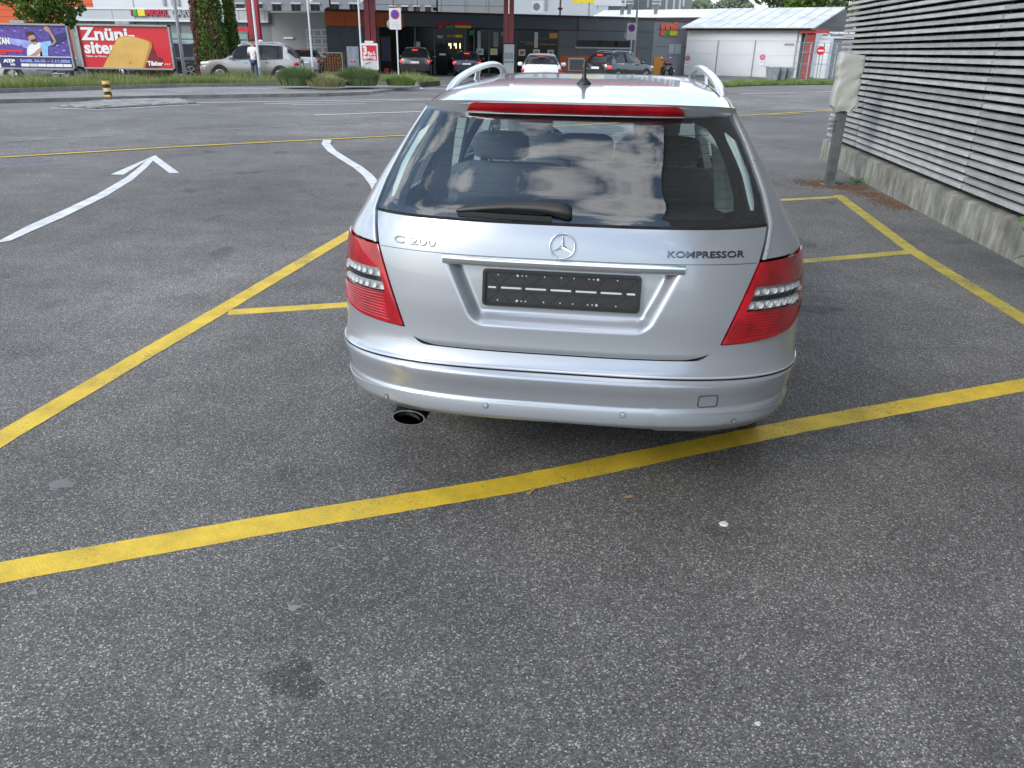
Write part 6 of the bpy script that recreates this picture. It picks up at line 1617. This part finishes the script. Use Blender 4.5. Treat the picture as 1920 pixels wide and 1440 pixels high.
def make_car(label, style, paint, loc, rz, scale=(1, 1, 1), lit=False, rails=False, detail=1, open_door=False, rim='alu', group='cars on the filling station forecourt', plate=True):
    Lc, st, wr = STY[style]; C_ = thing('car', label, 'car', loc, rz, group)
    N = 46; R_ = []
    for i in range(N):
        y = Lc * i / (N - 1); k = max(j for j in range(len(st) - 1) if st[j][0] <= y + 1e-9); k = min(k, len(st) - 2); t = (y - st[k][0]) / (st[k + 1][0] - st[k][0])
        q = [cr1(*(st[max(0, min(len(st) - 1, k + d))][c] for d in (-1, 0, 1, 2)), t) for c in range(1, 6)]
        zl, zb_, zt_, w, wt = q; zt_ = max(zt_, zb_ + .03); ww = wt
        half = [(0, zl), (w * .85, zl), (w * .97, zl + .10), (w, lerp(zl, zb_, .45)), (w * .995, lerp(zl, zb_, .8)), (w * .96, zb_), (lerp(w * .95, ww, .5), lerp(zb_, zt_, .5)), (ww * 1.0, lerp(zb_, zt_, .90)), (ww * .88, lerp(zb_, zt_, .975)), (ww * .5, zt_ - .004), (0, zt_)]
        R_.append([(x, y, z) for x, z in half] + [(-x, y, z) for x, z in half[-2:0:-1]])
    n = len(R_[0]); vs = [p for r_ in R_ for p in r_]; fb, fside, frear, ffront = [], [], [], []
    yr0, yr1 = st[1][0], st[2][0] + .12; yf0, yf1 = st[5][0], st[6][0]; ax_ = (st[3][0] + .1, st[6][0] + .35)
    for i in range(N - 1):
        ym = (R_[i][0][1] + R_[i + 1][0][1]) / 2
        for k in range(n):
            k2 = (k + 1) % n; f = (i * n + k, i * n + k2, (i + 1) * n + k2, (i + 1) * n + k); kk = k if k < 10 else n - 1 - k
            top = kk >= 7; sd_ = kk in (5, 6)
            if kk in (7, 8, 9) and yr0 + .03 < ym < yr1: frear.append(f)
            elif kk in (6,) and yr0 + .03 < ym < yr1 - .05: frear.append(f)
            elif kk in (7, 8, 9) and yf0 < ym < yf1: ffront.append(f)
            elif kk in (5, 6) and yr1 + .12 < ym < yf1 - .12 and not any(abs(ym - q) < .04 for q in (1.75, )): fside.append(f)
            else: fb.append(f)
    fb += [tuple(range(n)), tuple((N - 1) * n + k for k in range(n))]
    def part(nm, fs, m, sm=50): mb = MB(); mb.add(vs, fs); o = mb.build(nm, m, C_, smooth=sm, recalc=False); return o
    import bmesh
    for nm, fs, m in (('body', fb, paint), ('side_windows', fside, 'far_glass'), ('rear_window', frear, 'far_glass'), ('windscreen', ffront, 'far_glass')):
        used = sorted({i for f in fs for i in f}); mp = {v: i for i, v in enumerate(used)}; mb = MB(); mb.add([vs[i] for i in used], [tuple(mp[i] for i in f) for f in fs]); mb.build(nm, m, C_, smooth=50)
    w0 = st[3][4]
    for sx in (-1, 1):
        for yc in ax_:
            wh = thing('wheel', None, None); wh.parent = C_; wh.location = (sx * (w0 - .10), yc, wr)
            MB().lathe([(wr * .66, -.1), (wr * .96, -.105), (wr, -.07), (wr, .07), (wr * .96, .105), (wr * .66, .1)], axis='x', n=24).build('tyre', 'black_rubber', wh, smooth=50)
            mb = MB(); s = sx
            for i in range(5 if detail else 6):
                a = 2 * pi * i / 5; 
                for da in (-.13, .13): mb.rod((s * .10, .04 * cos(a), .04 * sin(a)), (s * .10, wr * .66 * cos(a + da), wr * .66 * sin(a + da)), .035, .03)
            mb.cyl((s * .07, 0, 0), (s * .115, 0, 0), .06, n=12); mb.lathe([(wr * .66, s * .10), (wr * .62, s * .11), (wr * .60, s * .09)], axis='x', n=24); mb.build('rim', rim, wh)
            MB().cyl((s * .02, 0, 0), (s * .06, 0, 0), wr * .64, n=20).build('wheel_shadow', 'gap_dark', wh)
            mb = MB(); mb.grid(lambda a, b: (s * (.085 + .03 * b) , (wr + .05 - .045 * b * 0 + .05 * (1 - b)) * cos(pi * a), max(-.05, (wr + .05 + .05 * (1 - b)) * sin(pi * a))), 20, 1); mb.grid(lambda a, b: (s * .113, (wr - .01 + .06 * b) * cos(pi * a), (wr - .01 + .06 * b) * sin(pi * a)), 20, 1); mb.build('wheel_arch', 'black_plastic', wh)
        zl = st[1][2]
        tl = MB().ell((sx * (w0 * .80), .16, zl - .14 if style == 'hatch' else zl - .16), (.36 if style != 'x' else .2, .30, .18), .6); o = tl.build('taillight', 'brake_on' if lit else 'red_far', C_, smooth=60)
        MB().ell((sx * (w0 - .22), Lc - .32, st[7][2] - .12), (.36, .5, .17), .7).build('headlight', 'lamp_chrome', C_, smooth=60)
        MB().ell((sx * (w0 + .12), yf0 + .28, st[5][2] + .10), (.24, .13, .17), .7).build('door_mirror', paint, C_, smooth=60)
        MB().box((sx * (w0 + .0), 2.45, st[4][2] - .14), (.03, .2, .03)).build('handle', 'chrome', C_); MB().box((sx * (w0 + .0), 1.45, st[4][2] - .12), (.03, .2, .03)).build('handle', 'chrome', C_)
        MB().tube([(sx * (w0 * .972), yr1 + .2, st[4][2] + .012), (sx * (w0 * .972), 2.0, st[4][2] + .0), (sx * (w0 * .972), yf1 - .1, st[5][2] + .02)], .014, 5).build('window_trim', 'chrome', C_)
        MB().box((sx * st[4][4] * .83, 1.77, (st[4][2] + st[4][3]) / 2 + .02), (.03, .09, .5), M=Matrix.Rotation(-sx * .46, 3, 'Y')).build('door_pillar', 'frit', C_)
        if rails: MB().tube([(sx * wr * 0 + sx * st[4][5] * .88, .8, st[4][3] - .03), (sx * st[4][5] * .88, 1.1, st[4][3] + .05), (sx * st[4][5] * .88, 2.5, st[4][3] + .02), (sx * st[4][5] * .88, 2.8, st[5][3] - .04)], .022, 6).build('roof_rail', 'alu', C_, smooth=50)
        MB().cyl((sx * .55, -.01, .33), (sx * .55, .2, .33), .045, n=10).build('exhaust', 'chrome', C_)
    MB().box((0, .0, .52), (w0 * 1.72, .12, .34)).build('lower_bumper', 'black_plastic' if style == 'suv' else paint, C_)
    MB().box((0, -.02, .72 if style == 'hatch' else .80), (.52, .02, .12)).build('number_plate', 'plate_white', C_)
    MB().box((0, st[2][0] - .10, st[2][3] - .02), (.34, .06, .035)).build('third_brake_light', 'brake_on' if lit else 'red_far', C_)
    MB().box((0, Lc - .01, .60), (.9, .08, .2)).build('grille', 'gap_dark', C_)
    MB().lathe([(0, 0), (.045, .0), (.045, .01)], (0, .05 - .04, st[1][2] + .0), 'y', 12).build('round_badge', 'chrome', C_)
    C_.scale = scale; return C_
def cpos(px, py, back=True): g = G(px, py); return g
def hd(deg): return -radians(deg)      # heading clockwise from straight ahead
def rearcar(label, style, paint, px, wpx, wm, heading, **k):
    Y = 1575 * wm / wpx; c = AT(px, 94, Y); return make_car(label, style, paint, (c.x, Y, 0), hd(heading), **k)
rearcar('dark grey off-road car with lit brake lights seen from behind, beside the poster case', 'suv', 'grey_dark', 777, 58, 1.88, -3, lit=True)
rearcar('small dark blue car with lit brake lights in front of the shop door', 'hatch', 'navy', 875, 53, 1.76, -2, lit=True, scale=(1, 1, 1.0))
rearcar('white hatchback seen from behind, partly hidden by the roof of the silver estate car', 'hatch', 'white_car', 1016, 78, 1.78, 2)
c = AT(1118, 94, 46); make_car('black off-road car turned to the right with red tail lights, behind the roof aerial', 'suv', 'anthracite', (c.x, 46, 0), hd(42), lit=True, rails=True, scale=(1, 1, .94))
c = AT(565, 94, 49); make_car('silver grey compact hatchback seen from behind left of the wood crate', 'hatch', 'silver_grey', (c.x + .1, 49, 0), hd(-9))
c = AT(556, 94, 37.5); make_car('silver beige off-road car seen from the side behind the three conifers, facing left', 'suv', 'silver_warm', (c.x, 38.2, 0), hd(-97), rails=True, scale=(1, .94, 1.0))
c = AT(392, 94, 41.5); make_car('black off-road car with bright window trim, mostly hidden by the red billboard', 'suv', 'black_car', (c.x, 42, 0), hd(-93), rails=True)
c = AT(-82, 94, 35); make_car('white car with a dark multi spoke wheel under the purple billboard, facing right', 'hatch', 'white_car', (c.x - 1.0, 35.3, 0), hd(92), scale=(1, 1.05, 1))
c = AT(640, 94, 50)
# motorcycles
def moto(label, loc, rz, paint='black_car', s=1):
    T = thing('motorcycle', label, 'motorcycle', loc, rz, 'parked motorcycles')
    for y in (-.7, .7):
        wh = thing('wheel', None, None); wh.parent = T; wh.location = (0, y, .31); MB().lathe([(.22, -.05), (.30, -.06), (.32, 0), (.30, .06), (.22, .05)], axis='x', n=18).build('tyre', 'black_rubber', wh, smooth=50); MB().lathe([(.0, .05), (.05, .05), (.05, -.05), (.2, -.02), (.22, 0), (.2, .02)], axis='x', n=18).build('rim', 'alu', wh)
    MB().tube([(0, -.7, .31), (0, -.2, .42), (0, .2, .45), (0, .45, .85), (0, .5, .95)], .04, 6).build('frame', 'black_plastic', T); MB().rod((.07, .7, .31), (.07, .48, .98), .04).build('fork', 'chrome', T); MB().rod((-.07, .7, .31), (-.07, .48, .98), .04).build('fork', 'chrome', T)
    MB().ell((0, .18, .82), (.30, .5, .24), .8).build('tank', paint, T, smooth=60); MB().ell((0, -.35, .80), (.28, .7, .13), .7).build('seat', 'black_rubber', T, smooth=60); MB().ell((0, .05, .48), (.34, .45, .36), .6).build('engine', 'steel_grey', T, smooth=40)
    MB().tube([(-.36, .38, 1.06), (-.1, .48, 1.0), (.1, .48, 1.0), (.36, .38, 1.06)], .016, 6).build('handlebar', 'black_plastic', T); MB().ell((0, .62, .90), (.18, .14, .18), 1).build('headlight', 'lamp_chrome', T, smooth=60)
    for s_ in (-1, 1): MB().ell((s_ * .36, .36, 1.22), (.13, .03, .09), .9).build('mirror', 'chrome', T, smooth=60); MB().rod((s_ * .3, .4, 1.04), (s_ * .36, .37, 1.2), .012).build('mirror_stalk', 'black_plastic', T)
    MB().tube([(.14, .1, .3), (.16, -.4, .28), (.17, -.85, .36)], [.03, .04, .045], 8).build('exhaust', 'chrome', T, smooth=50); MB().ell((0, -.78, .72), (.12, .1, .08), 1).build('taillight', 'red_far', T)
    return T
def g2(px, Y): c = AT(px, 94, Y); return (c.x, Y, 0)
moto('black and red motorcycle parked against the grey side wing of the shop', g2(1254, 62), radians(15), 'sign_red')
moto('motorcycle glimpsed between the two hedges under the red billboard', g2(243, 38), radians(70)); moto('black motorcycle parked behind the gap between the two billboards', g2(108, 37), radians(-60)); moto('dark motorcycle with pale exhaust near the white car', g2(82, 38), radians(-75))
# red fuel station cart and hose reel beside the grey car
T = thing('hand_cart', 'small dark trolley with a red item beside the poster case', 'trolley', g2(724, 54)); MB().box((0, 0, .55), (.7, .4, .5)).build('basket', 'gap_dark', T); MB().box((0, -.21, .25), (.3, .05, .25)).build('red_item', 'sign_red', T)
for s in (-.3, .3): MB().cyl((s, -.1, .1), (s, .1, .1), .1, n=10).build('wheel', 'black_rubber', T)
T = thing('fuel_pump', 'dark fuel pump with a lit display between the two braking cars', 'fuel pump', g2(828, 55)); MB().box((0, 0, .95), (.75, .5, 1.9)).build('cabinet', 'gap_dark', T); MB().box((.08, -.26, 1.25), (.42, .03, .10)).build('display', 'poster_white', T)
MB().tube([(-.37, -.1, 1.2), (-.6, -.15, .9), (-.5, -.15, .3), (-.38, -.1, .6)], .025, 6).build('hose', 'black_rubber', T)
# ---------------------------------------------------------------- people
mat('shirt_white', (.74, .74, .75), .8, var=.04); mat('jeans', (.045, .075, .15), .85, var=.25, vs=20); mat('shoe', (.05, .05, .05), .6); mat('cap_white', (.78, .78, .76), .7); mat('shirt_red', (.5, .02, .03), .8)
def skin_mesh(name, joints, edges, m, par, sub=2):
    me = bpy.data.meshes.new(name); me.from_pydata([j[:3] for j in joints], edges, []); o = bpy.data.objects.new(name, me); COL.objects.link(o)
    md = o.modifiers.new('skin', 'SKIN'); md.use_smooth_shade = True
    for i, j in enumerate(joints): me.skin_vertices[0].data[i].radius = (j[3], j[4] if len(j) > 4 else j[3])
    me.skin_vertices[0].data[0].use_root = True
    s = o.modifiers.new('sub', 'SUBSURF'); s.levels = sub; s.render_levels = sub
    dg = bpy.context.evaluated_depsgraph_get(); me2 = bpy.data.meshes.new_from_object(o.evaluated_get(dg)); bpy.data.objects.remove(o)
    me2.materials.clear(); me2.materials.append(MATS[m]); me2.polygons.foreach_set('use_smooth', [True] * len(me2.polygons))
    o = bpy.data.objects.new(name, me2); COL.objects.link(o); o.parent = par; return o
def person(label, loc, rz, shirt, trousers, cap=None, h=1.0):
    T = thing('person', label, 'person', loc, rz)
    J = [(0, 0, .96, .14, .10), (0, .0, 1.15, .135, .095), (0, 0, 1.35, .17, .105), (0, -.005, 1.48, .08, .07), (0, 0, 1.56, .055, .06)]
    J += [(.10, 0, .90, .085), (.11, .02, .50, .058), (.11, -.02, .09, .042), (.12, .12, .04, .035)]           # 5-8
    J += [(-.10, 0, .90, .085), (-.11, .0, .50, .058), (-.12, -.03, .09, .042), (-.13, .11, .04, .035)]      # 9-12
    J += [(.20, 0, 1.42, .055), (.25, -.03, 1.16, .043), (.22, .19, 1.05, .033), (.17, .26, 1.06, .028)]          # 13-16
    J += [(-.20, 0, 1.42, .055), (-.25, -.03, 1.16, .043), (-.20, .18, 1.04, .033), (-.14, .25, 1.06, .028)]     # 17-20
    J += [(0, .02, 1.64, .075, .09), (0, .01, 1.72, .078, .095), (0, 0, 1.78, .05, .06)]
    E_ = [(0, 1), (1, 2), (2, 3), (3, 4), (0, 5), (5, 6), (6, 7), (7, 8), (0, 9), (9, 10), (10, 11), (11, 12), (2, 13), (13, 14), (14, 15), (15, 16), (2, 17), (17, 18), (18, 19), (19, 20), (4, 21), (21, 22), (22, 23)]
    skin_mesh('body', J, E_, 'skin', T)
    K = [(0, 0, .90, .165, .125), (0, 0, 1.02, .155, .115), (0, .0, 1.15, .155, .11), (0, 0, 1.35, .19, .12), (0, -.005, 1.47, .10, .085), (.20, 0, 1.41, .072), (.245, -.025, 1.22, .062), (-.20, 0, 1.41, .072), (-.245, -.025, 1.22, .062)]
    skin_mesh('shirt', K, [(0, 1), (1, 2), (2, 3), (3, 4), (3, 5), (5, 6), (3, 7), (7, 8)], shirt, T)
    K = [(0, 0, .93, .15, .115), (.10, 0, .86, .10), (.11, .02, .50, .073), (.11, -.02, .11, .062), (-.10, 0, .86, .10), (-.11, 0, .50, .073), (-.12, -.03, .11, .062)]
    skin_mesh('jeans', K, [(0, 1), (1, 2), (2, 3), (0, 4), (4, 5), (5, 6)], trousers, T)
    for s, y in ((.115, .06), (-.125, .05)): MB().ell((s, y, .05), (.10, .28, .10), .8).build('shoe', 'shoe', T, smooth=60)
    MB().ell((0, -.015, 1.755), (.165, .20, .15), .95).build('hair', 'hair_brown', T, smooth=60)
    for s in (-1, 1):
        MB().ell((s * .083, .01, 1.70), (.02, .04, .06), 1, 8, 6).build('ear', 'skin', T, smooth=60); MB().ell((s * .033, .105, 1.72), (.022, .012, .014), 1, 8, 6).build('eye', 'hair_brown', T)
        for k in range(4): MB().tube([(s * (.16 - .0), .27, 1.075 - k * .017), (s * .135, .30, 1.075 - k * .017), (s * .115, .285, 1.07 - k * .017)], [.009, .008, .006], 5).build('finger', 'skin', T)
        MB().tube([(s * .17, .25, 1.085), (s * .155, .27, 1.115), (s * .15, .29, 1.12)], [.011, .009, .007], 5).build('thumb', 'skin', T)
    MB().ell((0, .115, 1.69), (.028, .03, .045), 1, 8, 6).build('nose', 'skin', T, smooth=60); MB().ell((0, .108, 1.65), (.05, .01, .012), 1, 8, 6).build('mouth', 'shirt_red', T)
    if cap: MB().ell((0, -.01, 1.785), (.20, .23, .15), .9).build('cap', cap, T, smooth=60); MB().ell((0, .13, 1.76), (.16, .14, .015), .9).build('cap_peak', cap, T, smooth=60)
    T.scale = (h, h, h); return T
b = G(476, 152); c = AT(474, 94, 36.0); person('person with short dark hair in a white polo shirt and blue jeans, seen from behind', (c.x, 36.0, .12), radians(-20), 'shirt_white', 'jeans', h=.96)
c = AT(490, 94, 41.8); person('person in a white cap standing behind the silver beige car', (c.x, 41.8, 0), radians(120), 'shirt_red', 'jeans', 'cap_white', h=1.0)
